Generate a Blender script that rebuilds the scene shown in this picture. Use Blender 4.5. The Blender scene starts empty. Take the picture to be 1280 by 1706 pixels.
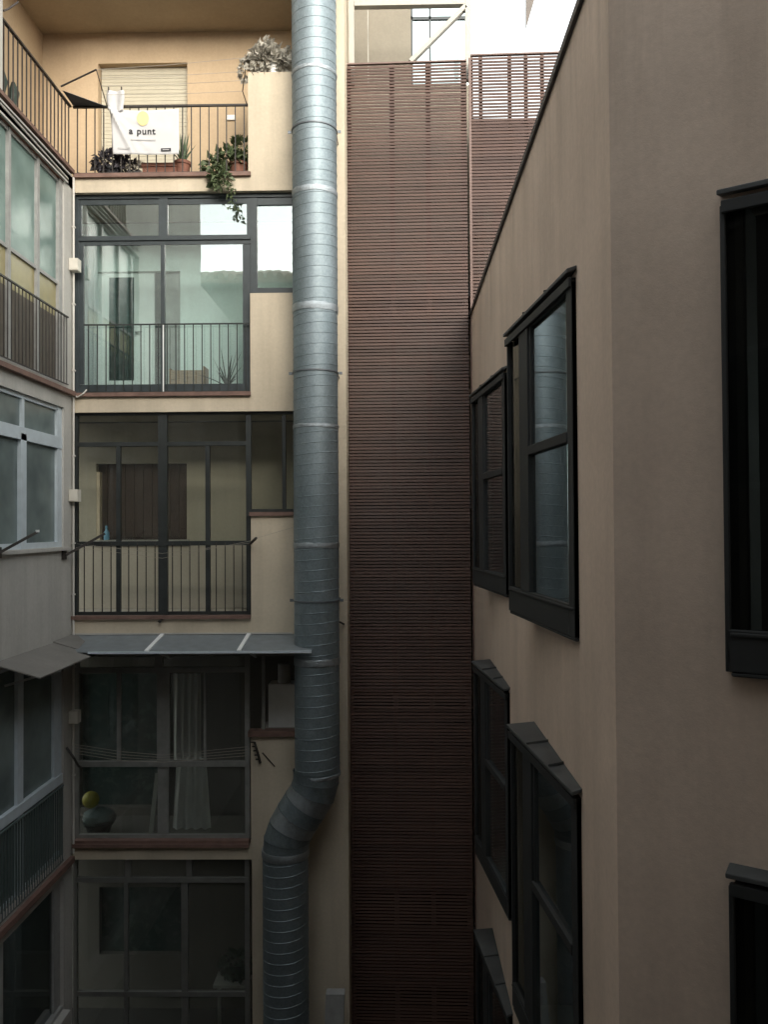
import bpy, math, random
from mathutils import Vector, Matrix
random.seed(7)
R = math.radians
scene = bpy.context.scene
COL = scene.collection

# ------------------------------------------------------------------ camera
EYE = 7.0
F_PX, W_PX, H_PX = 1380.0, 1280.0, 1706.0
cam_d = bpy.data.cameras.new('camera')
cam_d.sensor_fit = 'VERTICAL'
cam_d.sensor_height = 36.0
cam_d.lens = 36.0 * F_PX / H_PX
cam_d.clip_start = 0.02
cam_d.clip_end = 2000
cam = bpy.data.objects.new('camera', cam_d)
COL.objects.link(cam)
CAM_M = (Matrix.Rotation(R(0.83), 3, 'Z') @ Matrix.Rotation(R(90 + 1.0), 3, 'X') @ Matrix.Rotation(R(-0.35), 3, 'Z'))
cam.matrix_world = Matrix.Translation((0, 0, EYE)) @ CAM_M.to_4x4()
scene.camera = cam

# ------------------------------------------------------------------ sky, sun, exposure
SUN_EL, SUN_AZ = R(20), R(160)      # azimuth measured from +Y towards +X
world = bpy.data.worlds.new('World')
scene.world = world
world.use_nodes = True
wn = world.node_tree
wn.nodes.clear()
sky = wn.nodes.new('ShaderNodeTexSky')
sky.sky_type = 'NISHITA'
sky.sun_disc = False
sky.sun_elevation = SUN_EL
sky.sun_rotation = SUN_AZ
sky.air_density = 2.5
sky.dust_density = 0.8
sky.ozone_density = 1.5
hsv = wn.nodes.new('ShaderNodeHueSaturation')
hsv.inputs['Saturation'].default_value = 0.22
bg = wn.nodes.new('ShaderNodeBackground')
bg.inputs['Strength'].default_value = 0.095
wo = wn.nodes.new('ShaderNodeOutputWorld')
wn.links.new(sky.outputs[0], hsv.inputs['Color'])
wn.links.new(hsv.outputs[0], bg.inputs[0])
wn.links.new(bg.outputs[0], wo.inputs[0])

sun_d = bpy.data.lights.new('sun', 'SUN')
sun_d.energy = 0.5
sun_d.angle = R(32)
sun_d.color = (1.0, 0.9, 0.76)
sun = bpy.data.objects.new('sun', sun_d)
COL.objects.link(sun)
sdir = Vector((math.sin(SUN_AZ) * math.cos(SUN_EL), math.cos(SUN_AZ) * math.cos(SUN_EL), math.sin(SUN_EL)))
sun.rotation_euler = sdir.to_track_quat('Z', 'Y').to_euler()
sun.location = (6, -6, 22)

vs = scene.view_settings
vs.view_transform = 'Standard'
vs.look = 'None'
vs.gamma = 1.0
vs.exposure = 2.67
vs.use_curve_mapping = False
cy = scene.cycles
cy.use_denoising = True
cy.max_bounces = 10
cy.diffuse_bounces = 6
cy.glossy_bounces = 5
cy.transmission_bounces = 6
cy.transparent_max_bounces = 24
cy.sample_clamp_indirect = 6.0
cy.use_adaptive_sampling = True
cy.adaptive_threshold = 0.02

# ------------------------------------------------------------------ photograph geometry -> world
def ray(px, py):
    return CAM_M @ Vector(((px - W_PX / 2) / F_PX, -(py - H_PX / 2) / F_PX, -1.0))
def hit(px, py, p0, n):
    d = ray(px, py); o = Vector((0, 0, EYE))
    t = (Vector(p0) - o).dot(Vector(n)) / d.dot(Vector(n))
    return o + d * t
def on_y(px, py, Y):
    return hit(px, py, (0, Y, 0), (0, 1, 0))
def on_x(px, py, X):
    return hit(px, py, (X, 0, 0), (1, 0, 0))
def rect(px0, py0, px1, py1, Y):
    mx, my = (px0 + px1) / 2, (py0 + py1) / 2
    return (on_y(px0, my, Y).x, on_y(px1, my, Y).x, on_y(mx, py1, Y).z, on_y(mx, py0, Y).z)
def zz(px, py, Y):
    return on_y(px, py, Y).z

# ------------------------------------------------------------------ materials
MATS = {}
def new_mat(name):
    m = bpy.data.materials.new(name); m.use_nodes = True
    nt = m.node_tree
    b = nt.nodes['Principled BSDF']
    MATS[name] = m
    return m, nt, b
def N(nt, t, **kw):
    n = nt.nodes.new(t)
    for k, v in kw.items():
        setattr(n, k, v)
    return n
def noise(nt, scale, detail=4, rough=0.55, stretch=None):
    g = N(nt, 'ShaderNodeNewGeometry')
    t = N(nt, 'ShaderNodeTexNoise')
    t.inputs['Scale'].default_value = scale
    t.inputs['Detail'].default_value = detail
    t.inputs['Roughness'].default_value = rough
    if stretch:
        mp = N(nt, 'ShaderNodeMapping')
        mp.inputs['Scale'].default_value = stretch
        nt.links.new(g.outputs['Position'], mp.inputs[0])
        nt.links.new(mp.outputs[0], t.inputs['Vector'])
    else:
        nt.links.new(g.outputs['Position'], t.inputs['Vector'])
    return t
def ramp(nt, src, a, b, ca, cb):
    r = N(nt, 'ShaderNodeValToRGB')
    r.color_ramp.elements[0].position = a
    r.color_ramp.elements[1].position = b
    r.color_ramp.elements[0].color = (*ca, 1)
    r.color_ramp.elements[1].color = (*cb, 1)
    nt.links.new(src, r.inputs[0])
    return r
def mixmul(nt, a, b, fac=1.0):
    m = N(nt, 'ShaderNodeMix', data_type='RGBA', blend_type='MULTIPLY')
    m.inputs['Factor'].default_value = fac
    nt.links.new(a, m.inputs[6]); nt.links.new(b, m.inputs[7])
    return m.outputs[2]
def sc(c, k):
    return tuple(min(1, x * k) for x in c)

def stucco(name, col, var=0.12, streak=0.14, bump=0.35, rough=0.92, drip=None):
    m, nt, b = new_mat(name)
    big = noise(nt, 0.9, 5, 0.6)
    r1 = ramp(nt, big.outputs[0], 0.3, 0.72, sc(col, 1 - var), sc(col, 1 + var * 0.6))
    st = noise(nt, 1.0, 5, 0.65, (3.2, 3.2, 0.22))
    r2 = ramp(nt, st.outputs[0], 0.32, 0.58, (1 - streak, 1 - streak, 1 - streak * 1.05), (1, 1, 1))
    fine = noise(nt, 26, 3, 0.6)
    r3 = ramp(nt, fine.outputs[0], 0.3, 0.75, (0.93, 0.93, 0.93), (1.03, 1.03, 1.03))
    c = mixmul(nt, r1.outputs[0], r2.outputs[0])
    c = mixmul(nt, c, r3.outputs[0])
    if drip:      # grime washed down from the coping
        gp = N(nt, 'ShaderNodeNewGeometry'); sx = N(nt, 'ShaderNodeSeparateXYZ'); nt.links.new(gp.outputs['Position'], sx.inputs[0])
        mz = N(nt, 'ShaderNodeMapRange'); mz.inputs['From Min'].default_value = drip - 1.5; mz.inputs['From Max'].default_value = drip
        nt.links.new(sx.outputs['Z'], mz.inputs['Value'])
        dn = noise(nt, 1.0, 5, 0.7, (4.5, 4.5, 0.35))
        mn = N(nt, 'ShaderNodeMapRange'); mn.inputs['From Min'].default_value = 0.48; mn.inputs['From Max'].default_value = 0.72
        nt.links.new(dn.outputs[0], mn.inputs['Value'])
        mm = N(nt, 'ShaderNodeMath', operation='MULTIPLY'); nt.links.new(mz.outputs[0], mm.inputs[0]); nt.links.new(mn.outputs[0], mm.inputs[1])
        rd = ramp(nt, mm.outputs[0], 0.0, 0.9, (1, 1, 1), (0.76, 0.745, 0.73))
        c = mixmul(nt, c, rd.outputs[0])
    nt.links.new(c, b.inputs['Base Color'])
    b.inputs['Roughness'].default_value = rough
    b.inputs['Specular IOR Level'].default_value = 0.2
    grain = noise(nt, 90, 4, 0.7)
    bp = N(nt, 'ShaderNodeBump'); bp.inputs['Strength'].default_value = bump; bp.inputs['Distance'].default_value = 0.006
    nt.links.new(grain.outputs[0], bp.inputs['Height'])
    lump = noise(nt, 5, 3, 0.5)
    bp2 = N(nt, 'ShaderNodeBump'); bp2.inputs['Strength'].default_value = 0.3; bp2.inputs['Distance'].default_value = 0.012
    nt.links.new(lump.outputs[0], bp2.inputs['Height'])
    nt.links.new(bp.outputs[0], bp2.inputs['Normal'])
    nt.links.new(bp2.outputs[0], b.inputs['Normal'])
    return m
def paint(name, col, rough=0.5, metal=0.0, var=0.12, nscale=8, bump=0.0, spec=0.4, rand=0.0, stretch=None):
    m, nt, b = new_mat(name)
    t = noise(nt, nscale, 5, 0.6, stretch)
    r1 = ramp(nt, t.outputs[0], 0.3, 0.7, sc(col, 1 - var), sc(col, 1 + var))
    out = r1.outputs[0]
    if rand:
        oi = N(nt, 'ShaderNodeObjectInfo')
        rr = ramp(nt, oi.outputs['Random'], 0, 1, (1 - rand,) * 3, (1, 1, 1))
        out = mixmul(nt, out, rr.outputs[0])
    nt.links.new(out, b.inputs['Base Color'])
    rn = N(nt, 'ShaderNodeMapRange')
    rn.inputs['To Min'].default_value = max(0.02, rough - 0.1); rn.inputs['To Max'].default_value = min(1, rough + 0.12)
    nt.links.new(t.outputs[0], rn.inputs['Value']); nt.links.new(rn.outputs[0], b.inputs['Roughness'])
    b.inputs['Metallic'].default_value = metal
    b.inputs['Specular IOR Level'].default_value = spec
    if bump:
        n2 = noise(nt, nscale * 5, 3, 0.6)
        bp = N(nt, 'ShaderNodeBump'); bp.inputs['Strength'].default_value = bump; bp.inputs['Distance'].default_value = 0.01
        nt.links.new(n2.outputs[0], bp.inputs['Height']); nt.links.new(bp.outputs[0], b.inputs['Normal'])
    return m
def glass(name, tint=(0.86, 0.93, 0.91), f0=0.12, wave=0.0, rough=0.0, film=0.05, fmax=1.0):
    m, nt, b = new_mat(name)
    nt.nodes.remove(b)
    out = nt.nodes['Material Output']
    g = N(nt, 'ShaderNodeNewGeometry')
    d = N(nt, 'ShaderNodeVectorMath', operation='DOT_PRODUCT')
    nt.links.new(g.outputs['Normal'], d.inputs[0]); nt.links.new(g.outputs['Incoming'], d.inputs[1])
    a = N(nt, 'ShaderNodeMath', operation='ABSOLUTE'); nt.links.new(d.outputs['Value'], a.inputs[0])
    s = N(nt, 'ShaderNodeMath', operation='SUBTRACT'); s.inputs[0].default_value = 1.0; nt.links.new(a.outputs[0], s.inputs[1])
    p = N(nt, 'ShaderNodeMath', operation='POWER'); p.inputs[1].default_value = 4.0; nt.links.new(s.outputs[0], p.inputs[0])
    mr = N(nt, 'ShaderNodeMapRange'); mr.inputs['To Min'].default_value = f0; mr.inputs['To Max'].default_value = fmax
    nt.links.new(p.outputs[0], mr.inputs['Value'])
    tr = N(nt, 'ShaderNodeBsdfTransparent'); tr.inputs[0].default_value = (*tint, 1)
    gl = N(nt, 'ShaderNodeBsdfGlossy'); gl.inputs['Roughness'].default_value = rough; gl.inputs['Color'].default_value = (0.95, 0.98, 1, 1)
    if wave:
        w = noise(nt, 1.6, 2, 0.5)
        bp = N(nt, 'ShaderNodeBump'); bp.inputs['Strength'].default_value = wave; bp.inputs['Distance'].default_value = 0.01
        nt.links.new(w.outputs[0], bp.inputs['Height']); nt.links.new(bp.outputs[0], gl.inputs['Normal'])
    mx = N(nt, 'ShaderNodeMixShader')
    nt.links.new(mr.outputs[0], mx.inputs[0]); nt.links.new(tr.outputs[0], mx.inputs[1]); nt.links.new(gl.outputs[0], mx.inputs[2])
    df = N(nt, 'ShaderNodeBsdfDiffuse'); df.inputs[0].default_value = (0.45, 0.44, 0.41, 1)
    dn = noise(nt, 1.3, 6, 0.7, (1.6, 1.6, 0.7))
    dr_ = N(nt, 'ShaderNodeMapRange'); dr_.inputs['From Min'].default_value = 0.38; dr_.inputs['From Max'].default_value = 0.75
    dr_.inputs['To Min'].default_value = film * 0.25; dr_.inputs['To Max'].default_value = film
    nt.links.new(dn.outputs[0], dr_.inputs['Value'])
    m2 = N(nt, 'ShaderNodeMixShader')
    nt.links.new(dr_.outputs[0], m2.inputs[0]); nt.links.new(mx.outputs[0], m2.inputs[1]); nt.links.new(df.outputs[0], m2.inputs[2])
    nt.links.new(m2.outputs[0], out.inputs[0])
    return m
def cloth(name, col, trans=0.35):
    m, nt, b = new_mat(name)
    t = noise(nt, 6, 4)
    r1 = ramp(nt, t.outputs[0], 0.3, 0.7, sc(col, 0.93), col)
    nt.links.new(r1.outputs[0], b.inputs['Base Color'])
    b.inputs['Roughness'].default_value = 0.95
    b.inputs['Specular IOR Level'].default_value = 0.1
    tl = N(nt, 'ShaderNodeBsdfTranslucent'); nt.links.new(r1.outputs[0], tl.inputs[0])
    mx = N(nt, 'ShaderNodeMixShader'); mx.inputs[0].default_value = trans
    nt.links.new(b.outputs[0], mx.inputs[1]); nt.links.new(tl.outputs[0], mx.inputs[2])
    nt.links.new(mx.outputs[0], nt.nodes['Material Output'].inputs[0])
    return m
def leaf(name, ca, cb):
    m, nt, b = new_mat(name)
    t = noise(nt, 18, 3)
    r1 = ramp(nt, t.outputs[0], 0.3, 0.7, ca, cb)
    nt.links.new(r1.outputs[0], b.inputs['Base Color'])
    b.inputs['Roughness'].default_value = 0.55
    tl = N(nt, 'ShaderNodeBsdfTranslucent'); nt.links.new(r1.outputs[0], tl.inputs[0])
    mx = N(nt, 'ShaderNodeMixShader'); mx.inputs[0].default_value = 0.25
    nt.links.new(b.outputs[0], mx.inputs[1]); nt.links.new(tl.outputs[0], mx.inputs[2])
    nt.links.new(mx.outputs[0], nt.nodes['Material Output'].inputs[0])
    return m

M_CREAM = stucco('cream_stucco', (0.57, 0.495, 0.385))
M_ORANGE = stucco('apricot_stucco', (0.50, 0.385, 0.26), var=0.06, streak=0.06)
M_CEIL = stucco('terrace_ceiling_paint', (0.42, 0.345, 0.25), streak=0.05)
M_GREYWALL = stucco('grey_white_stucco', (0.47, 0.455, 0.425), var=0.1, streak=0.16)
M_RIGHT = stucco('beige_brown_stucco', (0.68, 0.55, 0.455), var=0.12, streak=0.09, bump=0.2, drip=EYE + 2.95)
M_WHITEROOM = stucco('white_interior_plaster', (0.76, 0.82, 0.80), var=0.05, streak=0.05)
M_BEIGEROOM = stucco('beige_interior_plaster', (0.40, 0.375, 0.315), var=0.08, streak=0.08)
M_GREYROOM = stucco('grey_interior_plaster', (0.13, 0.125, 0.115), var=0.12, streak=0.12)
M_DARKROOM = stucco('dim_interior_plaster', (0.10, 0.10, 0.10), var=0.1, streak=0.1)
M_CONCRETE = stucco('courtyard_concrete', (0.06, 0.058, 0.055), var=0.25, streak=0.1)
M_TOWER = stucco('tower_render', (0.235, 0.215, 0.175), var=0.05, streak=0.06)
M_REAR = stucco('darkened_render', (0.13, 0.12, 0.105), var=0.12, streak=0.2)  # colour set dark to cut bounce light into the well
M_TERRA = paint('terracotta', (0.20, 0.088, 0.06), 0.75, var=0.25, bump=0.2)
M_SILL = paint('brick_red_sill', (0.165, 0.10, 0.08), 0.7, var=0.25, bump=0.2)
M_IRON = paint('dark_iron', (0.035, 0.03, 0.027), 0.5, var=0.3)
M_DARKFRAME = paint('dark_blue_grey_frame', (0.035, 0.045, 0.05), 0.42, var=0.2)
M_BLACKFRAME = paint('black_green_frame', (0.022, 0.026, 0.026), 0.5, var=0.25)
M_ALU = paint('pale_aluminium', (0.50, 0.56, 0.60), 0.45, var=0.08, spec=0.5)
M_GREYALU = paint('weathered_aluminium', (0.30, 0.30, 0.29), 0.5, var=0.15)
M_SHADEALU = paint('shaded_aluminium', (0.13, 0.13, 0.12), 0.5, var=0.15)  # weathered aluminium with the lowest storey's shade put into its colour
M_HALFSHADEALU = paint('half_shaded_aluminium', (0.21, 0.21, 0.2), 0.5, var=0.15)  # weathered aluminium, darkened in colour for the shaded fourth row
M_EAVE = paint('grey_brown_eave', (0.12, 0.105, 0.095), 0.6, var=0.15)
M_SLAT = paint('brown_louvre_paint', (0.09, 0.05, 0.038), 0.55, var=0.14, nscale=2.2, rand=0.3)
M_SLATPOST = paint('brown_post_paint', (0.16, 0.105, 0.09), 0.55, var=0.15)
M_ZINC = paint('dark_zinc', (0.026, 0.028, 0.029), 0.6, var=0.2, nscale=4)
M_ZINCLID = paint('grey_zinc_lid', (0.06, 0.064, 0.065), 0.6, var=0.35, nscale=4)
M_COPING = paint('coping_metal', (0.06, 0.055, 0.055), 0.6, var=0.2)
M_STEELW = paint('cream_painted_steel', (0.36, 0.35, 0.31), 0.5, var=0.06)
M_WHITE = paint('white_enamel', (0.74, 0.75, 0.74), 0.4, var=0.05)
M_PLASTIC = paint('ivory_plastic', (0.60, 0.57, 0.50), 0.5, var=0.06)
M_BLACK = paint('black_paint', (0.012, 0.012, 0.012), 0.5)
M_YELLOW = paint('yellow_print', (0.66, 0.55, 0.27), 0.8, var=0.06)
M_GREYPRINT = paint('grey_print', (0.45, 0.45, 0.45), 0.8)
M_TEXT = paint('dark_print', (0.03, 0.03, 0.035), 0.8)
M_OLIVE = paint('olive_panel', (0.27, 0.235, 0.12), 0.4, var=0.12)
M_BROWNPANEL = paint('brown_ribbed_panel', (0.10, 0.085, 0.07), 0.6, var=0.2)
M_TEALPANEL = paint('teal_grey_panel', (0.085, 0.11, 0.11), 0.45, var=0.15)
M_SHUTTER = paint('dark_brown_shutter', (0.055, 0.038, 0.032), 0.7, var=0.2)
M_ROLLER = paint('cream_roller_shutter', (0.46, 0.43, 0.34), 0.55, var=0.05)
M_DOORDARK = paint('dark_door_glass', (0.025, 0.045, 0.043), 0.25, var=0.2)
M_WOOD = paint('crate_wood', (0.36, 0.23, 0.15), 0.75, var=0.25, nscale=14, stretch=(1, 1, 5))
M_GALV = None
M_FOIL = paint('foil_tape', (0.36, 0.40, 0.43), 0.4, metal=0.85, var=0.15, nscale=20, bump=0.8)
M_BAND = paint('steel_band', (0.15, 0.165, 0.18), 0.5, metal=0.6)
M_SHEETGREY = paint('grey_polycarbonate', (0.17, 0.19, 0.2), 0.45, var=0.2)
M_SHEETOLD = stucco('fibre_cement_sheet', (0.19, 0.18, 0.165), var=0.2, streak=0.1)
M_TARP = cloth('slate_tarp', (0.17, 0.19, 0.21), 0.1)
M_CLOTHW = cloth('white_cloth', (0.66, 0.66, 0.67), 0.2)
M_CURTAIN = cloth('white_curtain', (0.62, 0.64, 0.65), 0.25)
M_BALL = paint('yellow_ball', (0.27, 0.25, 0.02), 0.5, var=0.05)
M_BAG = paint('blue_grey_plastic', (0.085, 0.12, 0.125), 0.55, var=0.2)
M_BLUE = paint('blue_bottle', (0.15, 0.36, 0.55), 0.35)
M_DARKPOT = paint('black_plastic_pot', (0.025, 0.027, 0.03), 0.5, var=0.3)
M_SOIL = paint('soil', (0.05, 0.035, 0.025), 0.95, var=0.4, bump=0.5)
M_LINE = paint('clothes_line', (0.32, 0.29, 0.25), 0.8)
M_LEAF = leaf('green_leaf', (0.05, 0.08, 0.035), (0.15, 0.18, 0.09))
M_ALOE = leaf('aloe_leaf', (0.07, 0.12, 0.07), (0.16, 0.22, 0.13))
M_SPIKE = leaf('dark_spiky_leaf', (0.03, 0.05, 0.04), (0.07, 0.10, 0.08))
M_GREYLEAF = leaf('silver_leaf', (0.24, 0.225, 0.19), (0.60, 0.57, 0.50))
M_PURPLE = leaf('dark_purple_leaf', (0.03, 0.028, 0.035), (0.09, 0.085, 0.10))
M_PIPEPVC = paint('pale_conduit', (0.52, 0.50, 0.46), 0.5, var=0.06)
M_TILE = paint('roof_tile', (0.30, 0.17, 0.12), 0.85, var=0.3, bump=0.3, rand=0.3)
G_CLEAR = glass('gallery_glass', (0.90, 0.97, 0.96), 0.16, wave=0.10, film=0.015)
G_THIRD = glass('third_row_glass', (0.9, 0.91, 0.88), 0.02, wave=0.03, film=0.03)
G_DARK = glass('old_glass', (0.86, 0.88, 0.85), 0.035, wave=0.03, film=0.09)
G_BLACK = glass('dark_oriel_glass', (0.25, 0.28, 0.28), 0.012, film=0.02)
G_NARROW = glass('narrow_pane_glass', (0.4, 0.42, 0.4), 0.03, film=0.05, fmax=0.3)
G_ORIEL = glass('oriel_glass', (0.55, 0.66, 0.68), 0.11, wave=0.02)
# frosted glass: pale green, lightly glossy
M_FROST, _nt, _b = new_mat('frosted_glass')
_t = noise(_nt, 1.4, 3)
_r = ramp(_nt, _t.outputs[0], 0.35, 0.7, (0.11, 0.17, 0.155), (0.23, 0.315, 0.29))
_nt.links.new(_r.outputs[0], _b.inputs['Base Color'])
_b.inputs['Roughness'].default_value = 0.4
_b.inputs['Specular IOR Level'].default_value = 0.4
M_FROST2, _nt, _b = new_mat('grey_frosted_glass')
_t = noise(_nt, 1.4, 3)
_r = ramp(_nt, _t.outputs[0], 0.35, 0.7, (0.10, 0.125, 0.125), (0.20, 0.245, 0.24))
_nt.links.new(_r.outputs[0], _b.inputs['Base Color'])
_b.inputs['Roughness'].default_value = 0.25
_b.inputs['Specular IOR Level'].default_value = 0.4
# galvanised sheet with spangle
M_GALV, _nt, _b = new_mat('galvanised_sheet')
_g = N(_nt, 'ShaderNodeNewGeometry')
_v = N(_nt, 'ShaderNodeTexVoronoi'); _v.inputs['Scale'].default_value = 55
_nt.links.new(_g.outputs['Position'], _v.inputs['Vector'])
_r = ramp(_nt, _v.outputs['Color'], 0.0, 1.0, (0.205, 0.25, 0.275), (0.285, 0.335, 0.36))
_d = noise(_nt, 2.2, 5, 0.65)
_r2 = ramp(_nt, _d.outputs[0], 0.35, 0.7, (0.78, 0.8, 0.8), (1, 1, 1))
_nt.links.new(mixmul(_nt, _r.outputs[0], _r2.outputs[0]), _b.inputs['Base Color'])
_b.inputs['Metallic'].default_value = 0.7
_mr = N(_nt, 'ShaderNodeMapRange'); _mr.inputs['To Min'].default_value = 0.46; _mr.inputs['To Max'].default_value = 0.64
_nt.links.new(_d.outputs[0], _mr.inputs['Value']); _nt.links.new(_mr.outputs[0], _b.inputs['Roughness'])

# ------------------------------------------------------------------ mesh helpers
class G:
    def __init__(s):
        s.v = []; s.f = []; s.smooth = False
    def hexa(s, p):
        n = len(s.v); s.v += [tuple(q) for q in p]
        for a in ((0, 3, 2, 1), (4, 5, 6, 7), (0, 1, 5, 4), (1, 2, 6, 5), (2, 3, 7, 6), (3, 0, 4, 7)):
            s.f.append(tuple(n + i for i in a))
        return s
    def box(s, x0, x1, y0, y1, z0, z1):
        x0, x1 = sorted((x0, x1)); y0, y1 = sorted((y0, y1)); z0, z1 = sorted((z0, z1))
        return s.hexa([(x0, y0, z0), (x1, y0, z0), (x1, y1, z0), (x0, y1, z0), (x0, y0, z1), (x1, y0, z1), (x1, y1, z1), (x0, y1, z1)])
    def bar(s, p, q, w, h=None, up=(0, 0, 1)):
        p, q = Vector(p), Vector(q); h = h or w
        d = (q - p).normalized(); u = Vector(up)
        if abs(d.dot(u)) > 0.98: u = Vector((0, 1, 0))
        a = d.cross(u).normalized() * w / 2; b = a.cross(d).normalized() * h / 2
        return s.hexa([p - a - b, p + a - b, q + a - b, q - a - b, p - a + b, p + a + b, q + a + b, q - a + b])
    def prism(s, poly, z0, z1, slope=None):
        """poly: plan points counter-clockwise seen from above; slope(pt)->dz for both faces"""
        n = len(s.v); k = len(poly); sl = slope or (lambda p: 0)
        s.v += [(x, y, z0 + sl((x, y))) for x, y in poly] + [(x, y, z1 + sl((x, y))) for x, y in poly]
        s.f.append(tuple(n + i for i in reversed(range(k)))); s.f.append(tuple(n + k + i for i in range(k)))
        for i in range(k):
            j = (i + 1) % k
            s.f.append((n + i, n + j, n + k + j, n + k + i))
        return s
    def tube(s, pts, r, n=8, cap=True):
        pts = [Vector(p) for p in pts]; s.smooth = True
        rs = r if isinstance(r, (list, tuple)) else [r] * len(pts)
        base = len(s.v); u = None
        for i, p in enumerate(pts):
            d = (pts[min(i + 1, len(pts) - 1)] - pts[max(i - 1, 0)]).normalized()
            if u is None:
                u = d.orthogonal().normalized()
            u = (u - d * u.dot(d)).normalized(); w = d.cross(u)
            for k in range(n):
                a = 2 * math.pi * k / n
                s.v.append(tuple(p + (u * math.cos(a) + w * math.sin(a)) * rs[i]))
        for i in range(len(pts) - 1):
            for k in range(n):
                a = base + i * n + k; b = base + i * n + (k + 1) % n
                s.f.append((a, b, b + n, a + n))
        if cap:
            s.f.append(tuple(base + k for k in reversed(range(n))))
            s.f.append(tuple(base + (len(pts) - 1) * n + k for k in range(n)))
        return s
    def lathe(s, prof, c, n=20):
        """prof: (radius, z) from bottom to top"""
        s.smooth = True; base = len(s.v)
        for r, z in prof:
            for k in range(n):
                a = 2 * math.pi * k / n
                s.v.append((c[0] + r * math.cos(a), c[1] + r * math.sin(a), c[2] + z))
        for i in range(len(prof) - 1):
            for k in range(n):
                a = base + i * n + k; b = base + i * n + (k + 1) % n
                s.f.append((a, b, b + n, a + n))
        s.f.append(tuple(base + k for k in reversed(range(n))))
        s.f.append(tuple(base + (len(prof) - 1) * n + k for k in range(n)))
        return s
    def grid(s, fn, nu, nv, thick=None):
        s.smooth = True; b = len(s.v)
        for j in range(nv + 1):
            for i in range(nu + 1):
                s.v.append(tuple(fn(i / nu, j / nv)))
        for j in range(nv):
            for i in range(nu):
                a = b + j * (nu + 1) + i
                s.f.append((a, a + 1, a + nu + 2, a + nu + 1))
        return s
    def leafq(s, p, d, up, L, Wd, fold=0.25):
        p, d, up = Vector(p), Vector(d).normalized(), Vector(up)
        sd = d.cross(up)
        if sd.length < 1e-3: sd = d.orthogonal()
        sd.normalize(); nn = sd.cross(d)
        b = len(s.v)
        m = p + d * L * 0.45
        s.v += [tuple(p), tuple(m + sd * Wd / 2 + nn * Wd * fold), tuple(p + d * L - nn * L * 0.12), tuple(m - sd * Wd / 2 + nn * Wd * fold), tuple(m)]
        s.f += [(b, b + 1, b + 4), (b + 1, b + 2, b + 4), (b + 4, b + 2, b + 3), (b, b + 4, b + 3)]
        return s

ORG = {}
def root_of(o):
    while o.parent: o = o.parent
    return o
def obj(name, g, mat, parent=None, smooth=None):
    off = ORG.get(root_of(parent), Vector((0, 0, 0))) if parent else Vector((0, 0, 0))
    me = bpy.data.meshes.new(name)
    me.from_pydata([(v[0] - off.x, v[1] - off.y, v[2] - off.z) for v in g.v], [], g.f)
    me.update()
    me.materials.append(mat)
    if (g.smooth if smooth is None else smooth):
        me.polygons.foreach_set('use_smooth', [True] * len(me.polygons))
        try: me.set_sharp_from_angle(angle=R(40))
        except Exception: pass
    o = bpy.data.objects.new(name, me)
    COL.objects.link(o)
    if parent: o.parent = parent
    return o
def tag(o, label, cat, group=None):
    o['label'] = label; o['category'] = cat
    if group: o['group'] = group
    return o
def thing(name, loc, label, cat, group=None):
    o = bpy.data.objects.new(name, None); COL.objects.link(o)
    o.location = loc; o.empty_display_size = 0.1
    ORG[o] = Vector(loc)
    return tag(o, label, cat, group)
def struct(name, g, mat):
    o = obj(name, g, mat); o['kind'] = 'structure'; return o
def shared(name, mesh_obj, parent, locs):
    """copies of one mesh under a parent; locs are offsets from the source's own place"""
    out = []
    for l in locs:
        c = bpy.data.objects.new(name, mesh_obj.data); COL.objects.link(c)
        c.parent = parent; c.location = l
        out.append(c)
    return out
def box(name, b, mat, parent=None):
    return obj(name, G().box(*b), mat, parent)

# ------------------------------------------------------------------ main planes
D1 = 11.0                           # face of the rear facade
XL = on_y(120, 877, D1).x           # face of the left wing
XC = on_y(578, 877, D1).x           # free right edge of the facade
D2 = 11.55                          # louvre screen
XR = 1.07                           # right building, side wall
YC = 4.08                           # its corner
dB = Vector((0.832, -0.555, 0)); nB = Vector((-0.555, -0.832, 0))
ROOF_R = EYE + 2.93
ROOM = 1.15                         # depth of the galleries

struct('courtyard_ground', G().box(-220, 220, -220, 220, -0.4, 0.0), M_CONCRETE)

# ================================================================== rear facade
fac = thing('apartment_facade', (XL, D1, 0), 'cream stuccoed apartment house with terrace and glazed galleries, behind the round duct', 'building')
T = 0.22
wall = G()
def wrect(px0, py0, px1, py1, y0=D1, y1=D1 + T):
    x0, x1, z0, z1 = rect(px0, py0, px1, py1, D1)
    wall.box(x0, x1, y0, y1, z0, z1)
zband = {}
def band(py0, py1):
    z0, z1 = zz(300, py1, D1), zz(300, py0, D1)
    wall.box(XL, XC, D1, D1 + T, z0, z1)
    return z0, z1
b1 = band(292, 319); b2 = band(657, 686); b3 = band(1028, 1086); b4 = band(1409, 1432)
z_top = EYE + 14.0  # unseen top, heightened to keep sky light out of the well
zc = zz(300, 54, D1 + ROOM)          # terrace ceiling
xs = on_y(496, 600, D1).x
def pier(xa, xb, za, zb): wall.box(xa, xb, D1, D1 + T, za, zb)
xw = on_y(417, 600, D1).x
xcol = on_y(545, 600, D1).x
par_z = zz(450, 120, D1)
pier(xw - 0.02, xcol, b1[1], par_z)                       # terrace parapet
wall.box(xcol, XC, D1, D1 + T, b1[1], z_top)              # column rising beside the duct
z2w, z3w, z4w = zz(450, 488, D1), zz(450, 860, D1), zz(450, 1224, D1)
pier(xw, XC, b2[1], z2w); pier(xs, XC, z2w, b1[0])
pier(xw, XC, b3[1], z3w); pier(xs, XC, z3w, b2[0])
pier(xw - 0.01, XC, b4[1], z4w); pier(xs, XC, z4w, b3[0])
zb5 = zz(300, 1790, D1)
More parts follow.
